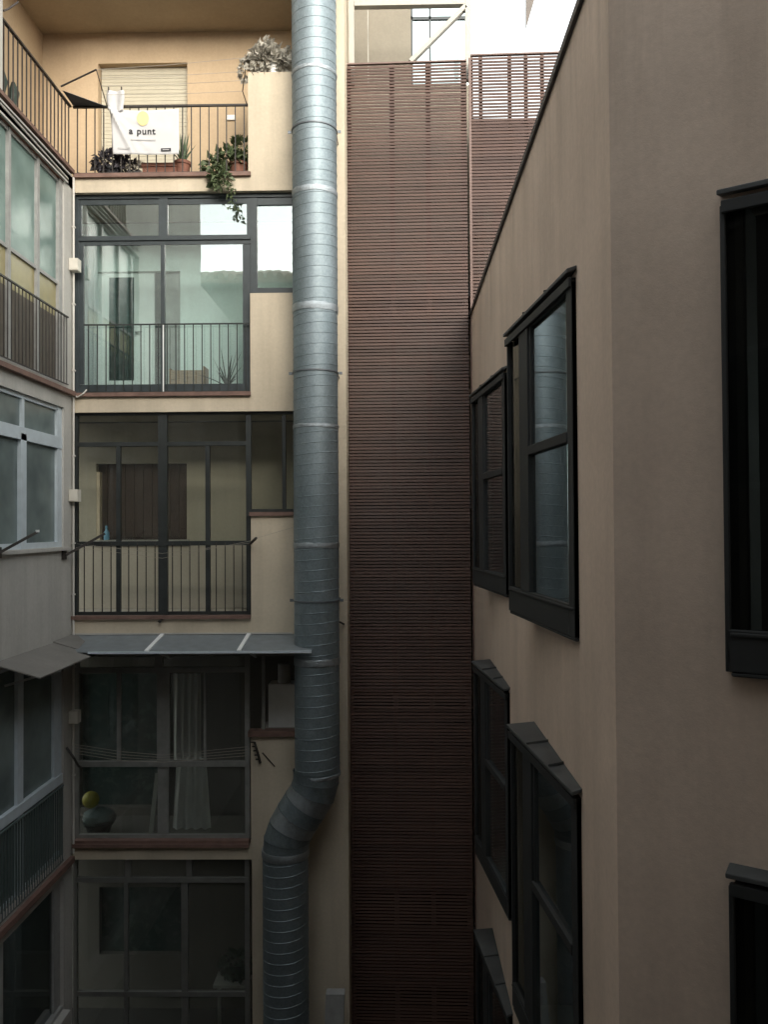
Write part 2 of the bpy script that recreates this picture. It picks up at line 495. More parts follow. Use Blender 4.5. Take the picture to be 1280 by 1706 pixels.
pier(xw, XC, 0, b4[0]); pier(XL, xw, 0, zb5)
obj('wall', wall, M_CREAM, fac)
obj('side_return', G().box(XC - 0.2, XC - 0.002, D1 + T, D2 + 0.9, 0, z_top), M_CREAM, fac)
# galleries: slabs, side walls, back walls
YB = D1 + ROOM
XI = XL - 0.9                        # inner left side of the terrace / wing gallery
for (a, b) in (b1, b2, b3, b4):
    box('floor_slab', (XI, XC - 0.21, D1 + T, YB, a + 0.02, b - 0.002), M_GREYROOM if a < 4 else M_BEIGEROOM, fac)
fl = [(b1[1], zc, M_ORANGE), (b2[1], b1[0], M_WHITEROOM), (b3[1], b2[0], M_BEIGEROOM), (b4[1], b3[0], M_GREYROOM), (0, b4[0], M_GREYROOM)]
backs = []
def backwall(z0, z1, mat, holes):
    """back wall of one gallery with rectangular openings (x0,x1,z0,z1)"""
    g = G(); x = XI - 0.2
    for (hx0, hx1, hz0, hz1) in sorted(holes):
        g.box(x, hx0, YB, YB + 0.18, z0, z1)
        if hz0 > z0 + 0.01: g.box(hx0, hx1, YB, YB + 0.18, z0, hz0)
        g.box(hx0, hx1, YB, YB + 0.18, hz1, z1)
        x = hx1
    g.box(x, XC - 0.2, YB, YB + 0.18, z0, z1)
    return obj('gallery_back_wall', g, mat, fac)
h1 = rect(163, 105, 312, 296, YB); h1 = (h1[0], h1[1], b1[1], h1[3])
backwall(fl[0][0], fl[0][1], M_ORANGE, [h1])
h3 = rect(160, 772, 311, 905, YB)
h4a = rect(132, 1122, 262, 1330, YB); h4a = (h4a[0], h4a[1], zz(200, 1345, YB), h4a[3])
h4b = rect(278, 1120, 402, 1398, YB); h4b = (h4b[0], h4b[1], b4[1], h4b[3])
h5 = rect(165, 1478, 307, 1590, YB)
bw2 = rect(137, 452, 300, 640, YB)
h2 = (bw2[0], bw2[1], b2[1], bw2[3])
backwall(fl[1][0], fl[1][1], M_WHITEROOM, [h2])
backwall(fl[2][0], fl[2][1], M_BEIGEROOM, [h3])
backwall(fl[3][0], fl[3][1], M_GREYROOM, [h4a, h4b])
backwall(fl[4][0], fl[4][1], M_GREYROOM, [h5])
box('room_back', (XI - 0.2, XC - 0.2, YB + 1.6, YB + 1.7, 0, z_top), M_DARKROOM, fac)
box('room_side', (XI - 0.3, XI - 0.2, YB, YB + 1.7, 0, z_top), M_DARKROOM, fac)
# terrace ceiling and the unseen wall above, heightened to hold back sky light
g = G()
g.box(XI - 0.2, XC - 0.21, D1 + T, YB + 1.7, zc, zc + 0.22)
g.box(XI, xcol, D1, D1 + T, zc + 0.05, z_top)
g.box(XI - 0.2, XL, 8.6, D1 + T - 0.001, zc + 0.002, zc + 0.22)
obj('terrace_ceiling', g, M_CEIL, fac)
# terrace inner left wall, with a door whose roller shutter is down
dz1 = h1[3] + 0.02
g = G()
g.box(XI - 0.2, XI, 10.75, YB, b1[1], zc); g.box(XI - 0.2, XI, 8.8, 9.35, b1[1], zc); g.box(XI - 0.2, XI, 9.35, 10.75, dz1, zc)
obj('terrace_side_wall', g, M_ORANGE, fac)
box('terrace_floor', (XI - 0.2, XL, 8.6, YB, b1[1] - 0.18, b1[1] - 0.003), M_TERRA, fac)
def roller(x0, x1, z0, z1, y, par, axis='y'):
    r = G(); n = int((z1 - z0) / 0.055)
    for i in range(n):
        za = z0 + (z1 - z0) * i / n; zb = z0 + (z1 - z0) * (i + 1) / n - 0.004
        if axis == 'y': r.box(x0, x1, y, y + 0.014, za, zb)
        else: r.box(y, y + 0.014, x0, x1, za, zb)
    o = obj('roller_shutter', r, M_ROLLER, par)
    o['kind'] = 'stuff'
    bk = G().box(x0, x1, y + 0.02, y + 0.03, z0, z1) if axis == 'y' else G().box(y - 0.03, y - 0.02, x0, x1, z0, z1)
    obj('shutter_backing', bk, M_ROLLER, o)
    return o
roller(h1[0] + 0.01, h1[1] - 0.01, h1[2], h1[3], YB + 0.12, fac)
roller(9.36, 10.74, b1[1], dz1, XI - 0.14, fac, 'x')

# sills: brick red ledges
def sill(px0, px1, py0, py1, out=0.05, y1=D1 + 0.12, name='sill'):
    x0, x1, z0, z1 = rect(px0, py0, px1, py1, D1)
    return box(name, (x0, x1, D1 - out, y1, z0, z1), M_SILL, fac)
sill(124, 418, 289.5, 296); sill(124, 418, 654, 660.5); sill(120, 418, 1025.5, 1031)
sill(124, 414, 1399, 1404, 0.03); sill(122, 415, 1404.2, 1410, 0.055)
sill(416, 494, 853, 859.5, 0.04); sill(414, 494, 1217, 1226, 0.05)

# railings
def railing(name, p0, p1, zt, zb, n, parent, mat=M_IRON, rb=0.0065, rt=0.016, span=None):
    p0, p1 = Vector(p0), Vector(p1)
    g = G(); g.bar((p0.x, p0.y, zt), (p1.x, p1.y, zt), rt * 2.2, rt * 1.5); g.bar((p0.x, p0.y, zb), (p1.x, p1.y, zb), rt * 1.6, rt)
    rail = obj(name, g, mat, parent)
    src = None
    for i in range(n):
        p = p0.lerp(p1, (i + 0.5) / n)
        if src is None:
            gb = G().bar((p.x, p.y, zb), (p.x, p.y, zt), rb * 2, rb * 2); src = obj('baluster', gb, mat, rail); q = p
        else:
            shared('baluster', src, rail, [(p.x - q.x, p.y - q.y, 0)])
    return rail
yr = D1 + 0.02
railing('terrace_railing', (XL, yr, 0), (on_y(414, 230, yr).x, yr, 0), zz(300, 176.5, yr), zz(300, 287.5, yr), 20, fac)
railing('terrace_side_railing', (XL - 0.03, 9.05, 0), (XL - 0.03, D1, 0), zz(300, 176.5, yr), zz(300, 287.5, yr), 17, fac)

# ---- second floor gallery glazing (dark blue grey frames)
def frame_part(name, rects, mat, Y, depth, parent=fac):
    g = G()
    for i, r in enumerate(rects):
        x0, x1, z0, z1 = rect(*r[:4], Y)
        dd = r[4] if len(r) > 4 else 0
        g.box(x0, x1, Y - dd, Y + depth, z0, z1)
    return obj(name, g, mat, parent)
def panes(lst, mat, Y, parent, name='pane'):
    for r in lst:
        x0, x1, z0, z1 = rect(*r, Y)
        box(name, (x0, x1, Y, Y + 0.006, z0, z1), mat, parent)
Y2 = D1 + 0.09
g2 = frame_part('gallery_window', [
    (120, 319, 500, 330, .01), (120, 330, 131, 656, .012), (131, 392.5, 417, 400, .008), (131, 400, 417, 407, -.015),
    (264, 330, 279, 392.5, .004), (267.5, 407, 274, 640, 0), (131, 330, 135, 392.5, -.01), (131, 407, 138.5, 640, -.01), (411, 330, 417.5, 392.5, -.004), (404.5, 407, 417.5, 640, -.002),
    (131, 640, 417.5, 656, .0), (417.5, 330, 428.5, 488, .006), (428.5, 330, 500, 341, .003), (428.5, 479.5, 500, 488, .008),
    (135, 330, 264, 340, -.012), (279, 330, 411, 339, -.012)], M_DARKFRAME, Y2, 0.05)
panes([(134, 338, 265, 393.5), (278, 338, 412, 393.5), (137.5, 406, 268.5, 641), (273, 406, 405.5, 641), (427.5, 340, 500, 480.5)], G_CLEAR, Y2 + 0.022, g2)
railing('gallery_railing', (on_y(138, 600, D1).x, D1 + 0.04, 0), (on_y(416, 600, D1).x, D1 + 0.04, 0), zz(300, 540, D1 + .04), zz(300, 652, D1 + .04), 19, fac, M_BLACKFRAME, 0.006, 0.011)
box('white_cable', (on_y(270.6, 600, D1).x, on_y(272.4, 600, D1).x, D1 + 0.005, D1 + 0.015, zz(271, 652, D1), zz(271, 541, D1)), M_WHITE, fac)
# the door behind that glass
Yd = YB + 0.05
dr = thing('gallery_door', (on_y(200, 640, Yd).x, Yd, b2[1]), 'white door with tall dark glass panel, standing behind the second storey glazing', 'door')
x0, x1, z0, z1 = h2
dx = [on_y(p, 550, Yd).x for p in (181, 223, 257, 273)]
g = G()
g.box(x0, dx[0], Yd, Yd + .05, z0, z1); g.box(dx[1], dx[2], Yd, Yd + .05, z0, z1)
zt_, zb_ = zz(200, 462, Yd), zz(200, 634, Yd)
g.box(dx[0], dx[1], Yd, Yd + .05, zt_, z1); g.box(dx[0], dx[1], Yd, Yd + .05, z0, zb_)
obj('door_leaf', g, M_WHITE, dr)
box('glass_panel', (dx[0], dx[1], Yd + .012, Yd + .03, zb_, zt_), M_DOORDARK, dr)
hz = zz(235, 554, Yd)
obj('handle', G().tube([(dx[1] + .03, Yd, hz), (dx[1] + .03, Yd - .05, hz), (dx[1] + .13, Yd - .05, hz)], 0.012, 8), M_GREYALU, dr)
box('side_light', (dx[2], dx[3], Yd + .03, Yd + .05, z0, z1), M_DOORDARK, dr)
box('grey_leaf', (dx[3] + .002, x1, Yd + .02, Yd + .05, z0, z1), M_GREYALU, dr)
# curtain folds left of the door
cu = obj('gallery_curtain', G().grid(lambda u, v: (lerp_(on_y(138, 500, YB).x, on_y(180, 500, YB).x, u), YB - .12 + .025 * math.sin(u * 22) * (0.5 + v / 2), lerp_(z0 + .03, b1[0] - .1, 1 - v)), 30, 6) if False else
         (lambda xa, xb: G().grid(lambda u, v: (xa + (xb - xa) * u, YB - .12 + .03 * math.sin(u * 20) * (0.6 + v * .4), z0 + .03 + (b1[0] - .1 - z0) * (1 - v)), 36, 6))(on_y(139, 500, YB).x, on_y(166, 500, YB).x), M_CURTAIN)
tag(cu, 'pale curtain hanging in folds at the left end of the second storey gallery', 'curtain')
# ---- third floor glazing (black frames)
Y3 = D1 + 0.07
g3 = frame_part('gallery_window', [
    (120, 686, 500, 691, .02), (120, 691, 129, 1025, .01), (129, 736, 414, 743, .004), (263.5, 691, 278.5, 1024, .012), (193, 743, 200, 1024, 0), (342, 743, 349.5, 1024, 0),
    (410, 691, 418.5, 1025, .006), (129, 901.5, 417, 909, .018), (129, 1019, 417, 1025, .002), (470, 691, 476, 851, 0), (418.5, 848, 500, 853, .004), (125, 691, 129.5, 736, .0)], M_BLACKFRAME, Y3, 0.05)
panes([(128, 690, 264.5, 737), (277.5, 690, 411, 737), (128, 742, 194, 902), (199, 742, 264.5, 902), (277.5, 742, 343, 902), (348.5, 742, 411, 902),
       (417.5, 690, 471, 849), (475, 690, 500, 849)], G_THIRD, Y3 + 0.02, g3)
src = None
for p in (140, 155, 170, 184.5, 214, 228.5, 243, 258, 287, 301.5, 316, 331, 360, 375, 389.5, 404):
    x = on_y(p, 960, D1 + .05).x
    za, zb = zz(p, 1020, D1 + .05), zz(p, 905, D1 + .05)
    if src is None:
        src = obj('baluster', G().box(x - .006, x + .006, D1 + .045, D1 + .057, za, zb), M_IRON, g3); xb = x
    else:
        shared('baluster', src, g3, [(x - xb, 0, 0)])
# shuttered window behind
sh = G()
x0, x1, z0, z1 = h3
nw = 10
for i in range(nw):
    a = x0 + (x1 - x0) * i / nw; b = x0 + (x1 - x0) * (i + 1) / nw - .006
    sh.box(a, b, YB + .1, YB + .125, z0 + .09, z1)
sh.box(x0, x1, YB + .13, YB + .14, z0, z1)
wnd = obj('shuttered_window', sh, M_SHUTTER, fac)
box('window_sill', (x0 - .04, x1 + .04, YB - .05, YB + .09, z0 - .02, z0 + .05), M_GREYALU, wnd)
box('window_jamb', (x0 + .002, x0 + .05, YB + .002, YB + .099, z0 + .051, z1 - .12), M_CREAM, wnd)
# ---- fourth floor glazing (aluminium, part of the shade put into its colour)
Y4 = D1 + 0.06
g4 = frame_part('gallery_window', [
    (122, 1086, 500, 1094, .0), (126, 1112, 414, 1120.5, .01), (122, 1094, 131, 1398, .006), (194, 1120.5, 200.5, 1269, 0), (257, 1094, 270, 1112, 0), (261, 1120.5, 282, 1268, .004), (262, 1277, 280, 1390, -.005),
    (408, 1094, 416, 1398, .004), (130, 1268, 414, 1277, .02), (131, 1390, 414, 1398.5, .006), (339, 1120.5, 343, 1269, 0), (436, 1094, 441, 1217, .0)], M_HALFSHADEALU, Y4, 0.05)
panes([(130, 1093, 258, 1113), (269, 1093, 409, 1113), (130, 1119.5, 195, 1269), (199.5, 1119.5, 262, 1269), (281, 1119.5, 340, 1269), (342, 1119.5, 409, 1269),
       (130, 1276, 263, 1391), (279, 1276, 409, 1391)], G_DARK, Y4 + 0.02, g4)
box('door_lining', (h4b[0], h4b[1], YB + .14, YB + .16, h4b[2], h4b[3]), M_DARKROOM, fac)
box('dark_casement', (h4a[0], h4a[1], YB + .12, YB + .14, h4a[2], h4a[3]), M_DOORDARK, fac)
# ---- ground-near floor
Y5 = D1 + 0.06
g5 = frame_part('gallery_window', [
    (122, 1462, 414, 1470, .01), (122, 1432, 128, 1785, .005), (208, 1432, 217, 1462, 0), (310, 1432, 319, 1462, 0), (206, 1470, 213, 1785, 0), (302, 1470, 313, 1785, .004), (408, 1432, 416, 1785, 0), (128, 1652, 408, 1660, .01)], M_SHADEALU, Y5, 0.05)
panes([(127, 1431, 209, 1463), (216, 1431, 311, 1463), (318, 1431, 409, 1463), (127, 1469, 207, 1653), (212, 1469, 303, 1653), (312, 1469, 409, 1653), (127, 1659, 207, 1786), (212, 1659, 303, 1786), (312, 1659, 409, 1786)], G_DARK, Y5 + .02, g5)
box('dark_casement', (h5[0], h5[1], YB + .1, YB + .12, h5[2], h5[3]), M_DOORDARK, fac)
x0, x1, z0, z1 = rect(125, 1655, 412, 1668, D1)
box('sill', (x0, x1, D1 - .05, D1 + .1, zb5 + .001, zb5 + .06), M_SILL, fac)
# wall socket on the terrace
x0, x1, z0, z1 = rect(377, 193, 392, 201, YB)
so = box('wall_socket', (x0, x1, YB - .03, YB, z0, z1), M_WHITE, fac)

# ================================================================== left wing
def LY(px, py=877): return on_x(px, py, XL).y
def LZ(px, py): return on_x(px, py, XL).z
wing = thing('side_wing', (XL, 7.0, 0), 'grey white wing of the house at the left edge, with stacked windows', 'building')
T2 = 0.2
YW0, YW1 = 8.35, 10.72              # window span
zl = [LZ(112, 283 + 12), 0]
wz = {'f2': (LZ(108, 642), LZ(105, 300)), 'f3': (LZ(108, 911), LZ(108, 680)), 'f4': (LZ(107, 1420), LZ(107, 1078)), 'f5': (LZ(107, 1678), LZ(107, 1462))}
zs = sorted([wz['f2'], wz['f3'], wz['f4'], wz['f5']])
zterr = b1[1] - 0.02
w = G()
w.box(XL - T2, XL, YW1, D1 - 0.001, 0, zterr)
prev = 0
for (a, b) in zs:
    w.box(XL - T2, XL, YW0, YW1, prev, a); prev = b
w.box(XL - T2, XL, YW0, YW1, prev, zterr)
w.box(XL - T2, XL, 3.9, YW0, 0, zterr)
w.box(XL - 1.2, XL, 3.9, 9.02, zterr, EYE + 14.5)  # last box: unseen upper wing, heightened to darken the well
w.box(XL - T2, XL, -0.6, 3.9, 0, EYE + 5.4)  # unseen stretch, raised to narrow the sky opening
w.box(XL - 8, XL - T2, -0.6, -0.4, 0, EYE + 5.4)
obj('wall', w, M_GREYWALL, wing)
box('gallery_back_wall', (XI - .2, XI - .0, 3.9, D1, 0, zterr - .25), M_GREYROOM, wing)
# edge strip under the terrace railing
g = G(); g.box(XL - .12, XL + .05, 8.4, D1 - .051, LZ(118, 290), LZ(118, 284)); obj('sill', g, M_SILL, wing)
g = G()
g.box(XL, XL + .02, 8.4, D1 - .06, LZ(118, 296), LZ(118, 293)); g.tube([(XL + .02, 8.4, LZ(118, 300)), (XL + .02, 10.8, LZ(112, 300))], .012, 6)
g.box(XL, XL + .03, 8.4, 10.78, LZ(110, 306), LZ(110, 303))
obj('moulding', g, M_GREYWALL, wing)
def lbar(g, px0, px1, z0, z1, out=0.0, dep=0.05):
    g.box(XL - .1 - dep + .05, XL - .06 + out, LY(px1), LY(px0), z0, z1) if False else g.box(XL - .09, XL - .04 + out, min(LY(px0), LY(px1)), max(LY(px0), LY(px1)), z0, z1)
def lpane(px0, px1, z0, z1, mat, par, name='pane', off=0.0):
    a, b = sorted((LY(px0), LY(px1)))
    return box(name, (XL - .075 + off, XL - .067 + off, a, b, z0, z1), mat, par)
PXN = -42
# floor 2 wing
a, b = wz['f2']
zt1 = LZ(104, 470); zo = LZ(106, 524)
g = G()
lbar(g, PXN, 104, b - .05, b); lbar(g, PXN, 104, zt1 - .045, zt1); lbar(g, PXN, 107, a, a + .05); lbar(g, 100.5, 106, a, b, .02)
for p in (17, 65, -28): lbar(g, p, p + 4, a, b, .012)
f2 = obj('window_frame', g, M_GREYALU, wing)
edges = [PXN, -26, 19, 67, 102]
for i in range(4):
    lpane(edges[i], edges[i + 1], zt1, b - .02, M_FROST, f2)
    lpane(edges[i], edges[i + 1], zo - .05, zt1 - .02, M_OLIVE, f2, 'infill_panel')
    lpane(edges[i], edges[i + 1], a + .02, zo - .05, M_BROWNPANEL, f2, 'infill_panel')
railing('window_railing', (XL + .03, 8.4, 0), (XL + .03, LY(109), 0), LZ(109, 529), LZ(109, 641), 26, wing, M_IRON, .005, .012)
g = G(); g.box(XL, XL + .07, 8.3, D1 - .055, LZ(116, 659), LZ(116, 652)); obj('ledge', g, M_SILL, wing)
# floor 3 wing
a, b = wz['f3']
g = G()
lbar(g, PXN, 107, b - .05, b, 0); lbar(g, PXN, 107, a, a + .07, .01); lbar(g, 99, 107, a, b, .012)
zt = LZ(100, 737); lbar(g, PXN, 107, zt - .075, zt + .075, .02)
lbar(g, 41, 45, zt, b, .004); lbar(g, 37.5, 46.5, a, zt, .02)
f3 = obj('window_frame', g, M_ALU, wing)
lpane(PXN, 42, zt, b, M_FROST2, f3); lpane(43, 100, zt, b, M_FROST2, f3); lpane(PXN, 40, a, zt, M_FROST2, f3); lpane(44, 100, a, zt, M_FROST2, f3)
g = G(); g.box(XL, XL + .05, 8.3, LY(112), a - .045, a - .004); obj('ledge', g, M_GREYWALL, wing)
# floor 4 wing
a, b = wz['f4']
zr = LZ(107, 1296)
g = G()
lbar(g, PXN, 108, b - .05, b); lbar(g, PXN, 108, zr - .05, zr + .07, .03); lbar(g, 94, 108, zr, b, .01); lbar(g, 33.5, 43, a, b, .012); lbar(g, PXN, 108, a, a + .03)
f4 = obj('window_frame', g, M_ALU, wing)
for (p, q) in ((PXN, 36), (41, 96)):
    lpane(p, q, zr, b, M_FROST2, f4); lpane(p, q, a, zr, M_TEALPANEL, f4, 'infill_panel')
railing('window_railing', (XL + .0, 8.4, 0), (XL + .0, LY(105), 0), zr - .08, LZ(109, 1428), 34, wing, M_TEALPANEL, .008, .012)
g = G(); g.box(XL, XL + .06, 8.3, D1 - .06, LZ(115, 1438), LZ(115, 1428)); obj('ledge', g, M_SILL, wing)
# floor 5 wing
a, b = wz['f5']
g = G(); lbar(g, 95, 105, a, b); lbar(g, 6, 12, a, b); lbar(g, PXN, 105, a, a + .05, .04)
f5 = obj('window_frame', g, M_GREYALU, wing)
lpane(9, 98, a, b, G_BLACK, f5); lpane(PXN, 8, a, b, G_BLACK, f5)
g = G(); g.box(XL, XL + .1, 8.3, LY(105), a - .05, a); obj('ledge', g, M_GREYWALL, wing)

# ================================================================== canopies
zroot = zz(300, 1058, D1)
def sheet_canopy():
    zf = zz(330, 1087, D1 - .74)
    x0 = XL + 0.012; x1 = on_y(519, 1085, D1 - .74).x
    c = thing('glazed_canopy', (x0, D1, zf), 'grey sheet canopy with white bars above the fourth row of windows', 'canopy')
    xs_ = [x0, on_y(258, 1075, D1 - .37).x, on_y(409, 1075, D1 - .28).x, x1]
    for i in range(3):
        a, b = xs_[i] + .004, xs_[i + 1] - .004
        obj('sheet', G().hexa([(a, D1 - .74, zf), (b, D1 - .74, zf), (b, D1 - .002, zroot), (a, D1 - .002, zroot), (a, D1 - .74, zf + .01), (b, D1 - .74, zf + .01), (b, D1 - .002, zroot + .01), (a, D1 - .002, zroot + .01)]), M_SHEETGREY, c)
    for x in xs_[1:3]:
        obj('glazing_bar', G().bar((x, D1 - .745, zf + .018), (x, D1 - .004, zroot + .018), .05, .022), M_WHITE, c)
        obj('prop', G().bar((x + .09, D1 - .02, zf - .17), (x + .09, D1 - .6, zf - .012), .022, .022), M_WHITE, c)
    obj('edge_strip', G().bar((xs_[0] + .48, D1 - .752, zf + .002), (x1, D1 - .752, zf + .004), .018, .028), M_ALU, c)
    obj('flashing', G().box(x0, on_y(487, 1058, D1).x, D1 - .03, D1 - .001, zroot + .012, zroot + .03), M_GREYWALL, c)
sheet_canopy()
def side_canopy():
    xo = XL + .52
    z_r = LZ(108, 1066); z_o = hit(125, 1106, (xo, 0, 0), (1, 0, 0)).z
    y0 = hit(66, 1137, (xo, 0, 0), (1, 0, 0)).y; y1 = D1 - .57
    c = thing('sheet_canopy', (XL, y0, z_o), 'weathered fibre cement sheet canopy jutting from the grey wing at the left', 'canopy')
    obj('sheet', G().hexa([(XL + .002, y0, z_r), (xo, y0, z_o), (xo, y1, z_o), (XL + .002, y1, z_r), (XL + .002, y0, z_r + .015), (xo, y0, z_o + .015), (xo, y1, z_o + .015), (XL + .002, y1, z_r + .015)]), M_SHEETOLD, c)
    obj('sheet', G().hexa([(XL + .002, y1 - .05, z_r + .017), (xo - .02, y1 - .05, z_o + .017), (xo - .02, D1 - .04, z_o + .09), (XL + .002, D1 - .04, z_r + .03), (XL + .002, y1 - .05, z_r + .03), (xo - .02, y1 - .05, z_o + .03), (xo - .02, D1 - .04, z_o + .105), (XL + .002, D1 - .04, z_r + .045)]), M_SHEETOLD, c)
    for k, yy in enumerate((y0 + .3, y0 + 1.2)):
        obj('strut', G().bar((XL + .002, yy, z_r - .28), (xo - .08, yy, z_o + .0), .025, .025), M_GREYALU, c)
side_canopy()

# ================================================================== conduit on the corner
cx, cyy = XL + .03, D1 - .035
cd = thing('electrical_conduit', (cx, cyy, 2), 'pale vertical cable conduit with junction boxes in the corner of the two facades', 'conduit')
obj('tube', G().tube([(cx, cyy, zz(118, 1420, D1)), (cx, cyy, zz(118, 296, D1))], .015, 8), M_PIPEPVC, cd)
for py in (445, 826, 1192):
    z = zz(118, py, D1)
    jb = box('junction_box', (XL + .003, XL + .12, D1 - .13, D1 - .004, z - .08, z + .08), M_PLASTIC, cd)
    box('lid', (XL + .012, XL + .112, D1 - .136, D1 - .13, z - .07, z + .07), M_PLASTIC, jb)
for py in (380, 508, 618, 760, 905, 990, 1110, 1290):
    z = zz(118, py, D1)
    box('clip', (cx - .02, cx + .02, cyy - .02, cyy + .03, z - .01, z + .01), M_PIPEPVC, cd)

# ================================================================== spiral duct
DX = on_y(527, 877, D1 - .36).x; DY = D1 - .36; DR = 0.29
duct = thing('ventilation_duct', (DX, DY, 0), 'tall round galvanised spiral duct with taped joints climbing the facade', 'duct')
def spiral(z0, z1, cx, cy, r, pitch=.134, n=40):
    g = G(); g.smooth = True
    prof = [(0, 0), (.88, 0), (.905, .0035), (.945, .0035), (.97, 0)]
    turns = int((z1 - z0) / pitch) + 2
    rows = [(k + f, rr) for k in range(-1, turns) for f, rr in prof]
    b = 0
    for (t, rr) in rows:
        for k in range(n + 1):
            a = 2 * math.pi * k / n
            z = z0 + (t + k / n) * pitch
            z = min(max(z, z0), z1)
            g.v.append((cx + (r + rr) * math.cos(a), cy + (r + rr) * math.sin(a), z))
    for i in range(len(rows) - 1):
        for k in range(n):
            a = i * (n + 1) + k
            zs_ = [g.v[q][2] for q in (a, a + 1, a + n + 2, a + n + 1)]
            if max(zs_) - min(zs_) < 1e-6: continue
            g.f.append((a, a + 1, a + n + 2, a + n + 1))
    return g
cuts = [-130, 128, 326, 517, 712, 908, 1100, 1288]
zc_ = [zz(527, p, DY) for p in cuts]
for i in range(len(cuts) - 1):
    obj('duct_section', spiral(zc_[i + 1], zc_[i], DX, DY, DR + random.uniform(-.003, .003)), M_GALV, duct)
for i, z in enumerate(zc_[1:]):
    h = .022 + .012 * (i % 3)
    prof = [(DR + .004, -h), (DR + .007, -h * .8), (DR + .006, -.3 * h), (DR + .009, 0), (DR + .006, .4 * h), (DR + .007, .85 * h), (DR + .004, h)]
    g = G().lathe(prof, (DX, DY, z), 36)
    g.v = [(DX + (x - DX) * (1 + random.uniform(-.004, .006)), DY + (y - DY) * (1 + random.uniform(-.004, .006)), zq + random.uniform(-.006, .006)) for x, y, zq in g.v]
    obj('foil_joint', g, M_FOIL, duct)
for py in (220, 622, 1000):
    z = zz(527, py, DY)
    bd = obj('clamp_band', G().lathe([(DR + .006, -.010), (DR + .010, -.009), (DR + .010, .009), (DR + .006, .010)], (DX, DY, z), 36), M_BAND, duct)
    for s in (-1, 1):
        obj('bracket_ear', G().box(DX + s * (DR + .012), DX + s * (DR + .055), DY - .006, DY + .006, z - .018, z + .018), M_BAND, bd)
        obj('bracket_rod', G().bar((DX + s * (DR - .01), DY + .1, z), (DX + s * (DR - .01), D1, z), .014), M_BAND, bd)
# gored elbow and lower run
DXL = on_y(476, 1500, DY).x
P = [(527, 1282), (526.5, 1300), (521, 1320), (509, 1340), (496, 1360), (485, 1380), (478, 1398), (476, 1416)]
pts = [Vector((on_y(p, q, DY).x, DY, on_y(p, q, DY).z)) for p, q in P]
dirs = [Vector((0, 0, -1)), Vector((-.14, 0, -.98)), Vector((-.40, 0, -.9)), Vector((-.55, 0, -.83)), Vector((-.53, 0, -.84)), Vector((-.40, 0, -.9)), Vector((-.15, 0, -.98)), Vector((0, 0, -1))]
rings = []
for p, d in zip(pts, dirs):
    d.normalize(); u = Vector((0, 1, 0)).cross(d).normalized(); wv = d.cross(u)
    rings.append([p + (u * math.cos(2 * math.pi * k / 40) + wv * math.sin(2 * math.pi * k / 40)) * (DR + .004) for k in range(40)])
for i in range(len(rings) - 1):
    g = G(); g.smooth = True
    ra, rb = rings[i], rings[i + 1]
    ca = sum(ra, Vector()) / 40
    lipa = [ca + (q - ca) * 1.016 for q in ra]
    ra2 = [q.lerp(s, .12) for q, s in zip(ra, rb)]
    for r_ in (lipa, ra2, rb):
        g.v += [tuple(q) for q in r_]
    for j in range(2):
        for k in range(40):
            a, b = j * 40 + k, j * 40 + (k + 1) % 40
            g.f.append((a, b, b + 40, a + 40))
    obj('elbow_gore', g, M_FOIL if i in (2, 4) else M_GALV, duct)
obj('duct_section', spiral(-.0, pts[-1].z, DXL, DY, DR), M_GALV, duct)
g = G().lathe([(DR + .009, -.05), (DR + .014, -.03), (DR + .014, .03), (DR + .009, .05)], (DXL, DY, pts[-1].z - .02), 36)
obj('foil_joint', g, M_FOIL, duct)
# small pale board beside the duct foot
x0, x1, z0, z1 = rect(543, 1657, 574, 1706, D1 - .5)
fb = obj('pale_board', G().hexa([(x0 - .05, D1 - .56, 0), (x1 - .04, D1 - .56, 0), (x1 - .04, D1 - .36, 0), (x0 - .05, D1 - .36, 0), (x0, D1 - .5, z1), (x1, D1 - .5, z1), (x1, D1 - .36, z1), (x0, D1 - .36, z1)]), M_GREYALU)
tag(fb, 'pale upright board leaning at the foot of the duct', 'board')

# ================================================================== louvre screen
ANG = R(-1.8)
xs0, xs1 = on_y(582.5, 877, D2).x, on_y(783, 877, D2).x
def screen(name, xa, xb, zbot, ztop, label, posts, lefts):
    s = thing(name, (xa, D2 + math.tan(ANG) * (xa - xs0), zbot), label, 'screen')
    s.rotation_euler = (0, 0, ANG)
    Ls = (xb - xa) / math.cos(ANG)
    pitch = .0455
    n = int((ztop - zbot) / pitch)
    me_g = G().box(0, Ls, -.005, .005, -.0166, .0166)
    rt = Matrix.Rotation(R(-12), 3, 'X')
    me_g.v = [tuple(rt @ Vector(q)) for q in me_g.v]
    me = bpy.data.meshes.new('slat'); me.from_pydata(me_g.v, [], me_g.f); me.materials.append(M_SLAT)
    for i in range(n):
        o = bpy.data.objects.new('slat', me); COL.objects.link(o); o.parent = s
        o.location = (random.uniform(-.001, .001), random.uniform(-.002, .002), ztop - zbot - (i + 1) * pitch + random.uniform(-.0012, .0012))
        bad = random.random() < .06
        o.rotation_euler = (random.uniform(-.025, .025) * (5 if bad else 1), random.gauss(0, .0016 if bad else .0004), 0)
    def part(nm, b, m):
        gg = G().box(*b); mm = bpy.data.meshes.new(nm); mm.from_pydata(gg.v, [], gg.f); mm.materials.append(m)
        o = bpy.data.objects.new(nm, mm); COL.objects.link(o); o.parent = s; return o
    for (p0, p1) in posts:
        part('post', (p0, p1, .012, .06, 0, ztop - zbot - .01), M_SLATPOST)
    for (p0, p1) in lefts:
        part('trim', (p0, p1, -.035, .03, 0, ztop - zbot + .03), M_SLATPOST)
    part('cap_rail', (0, Ls, -.012, .04, ztop - zbot + .002, ztop - zbot + .022), M_SLATPOST)
    return s
zt_l = zz(680, 107, D2)
def lx(px, base): return on_y(px, 300, D2).x - base
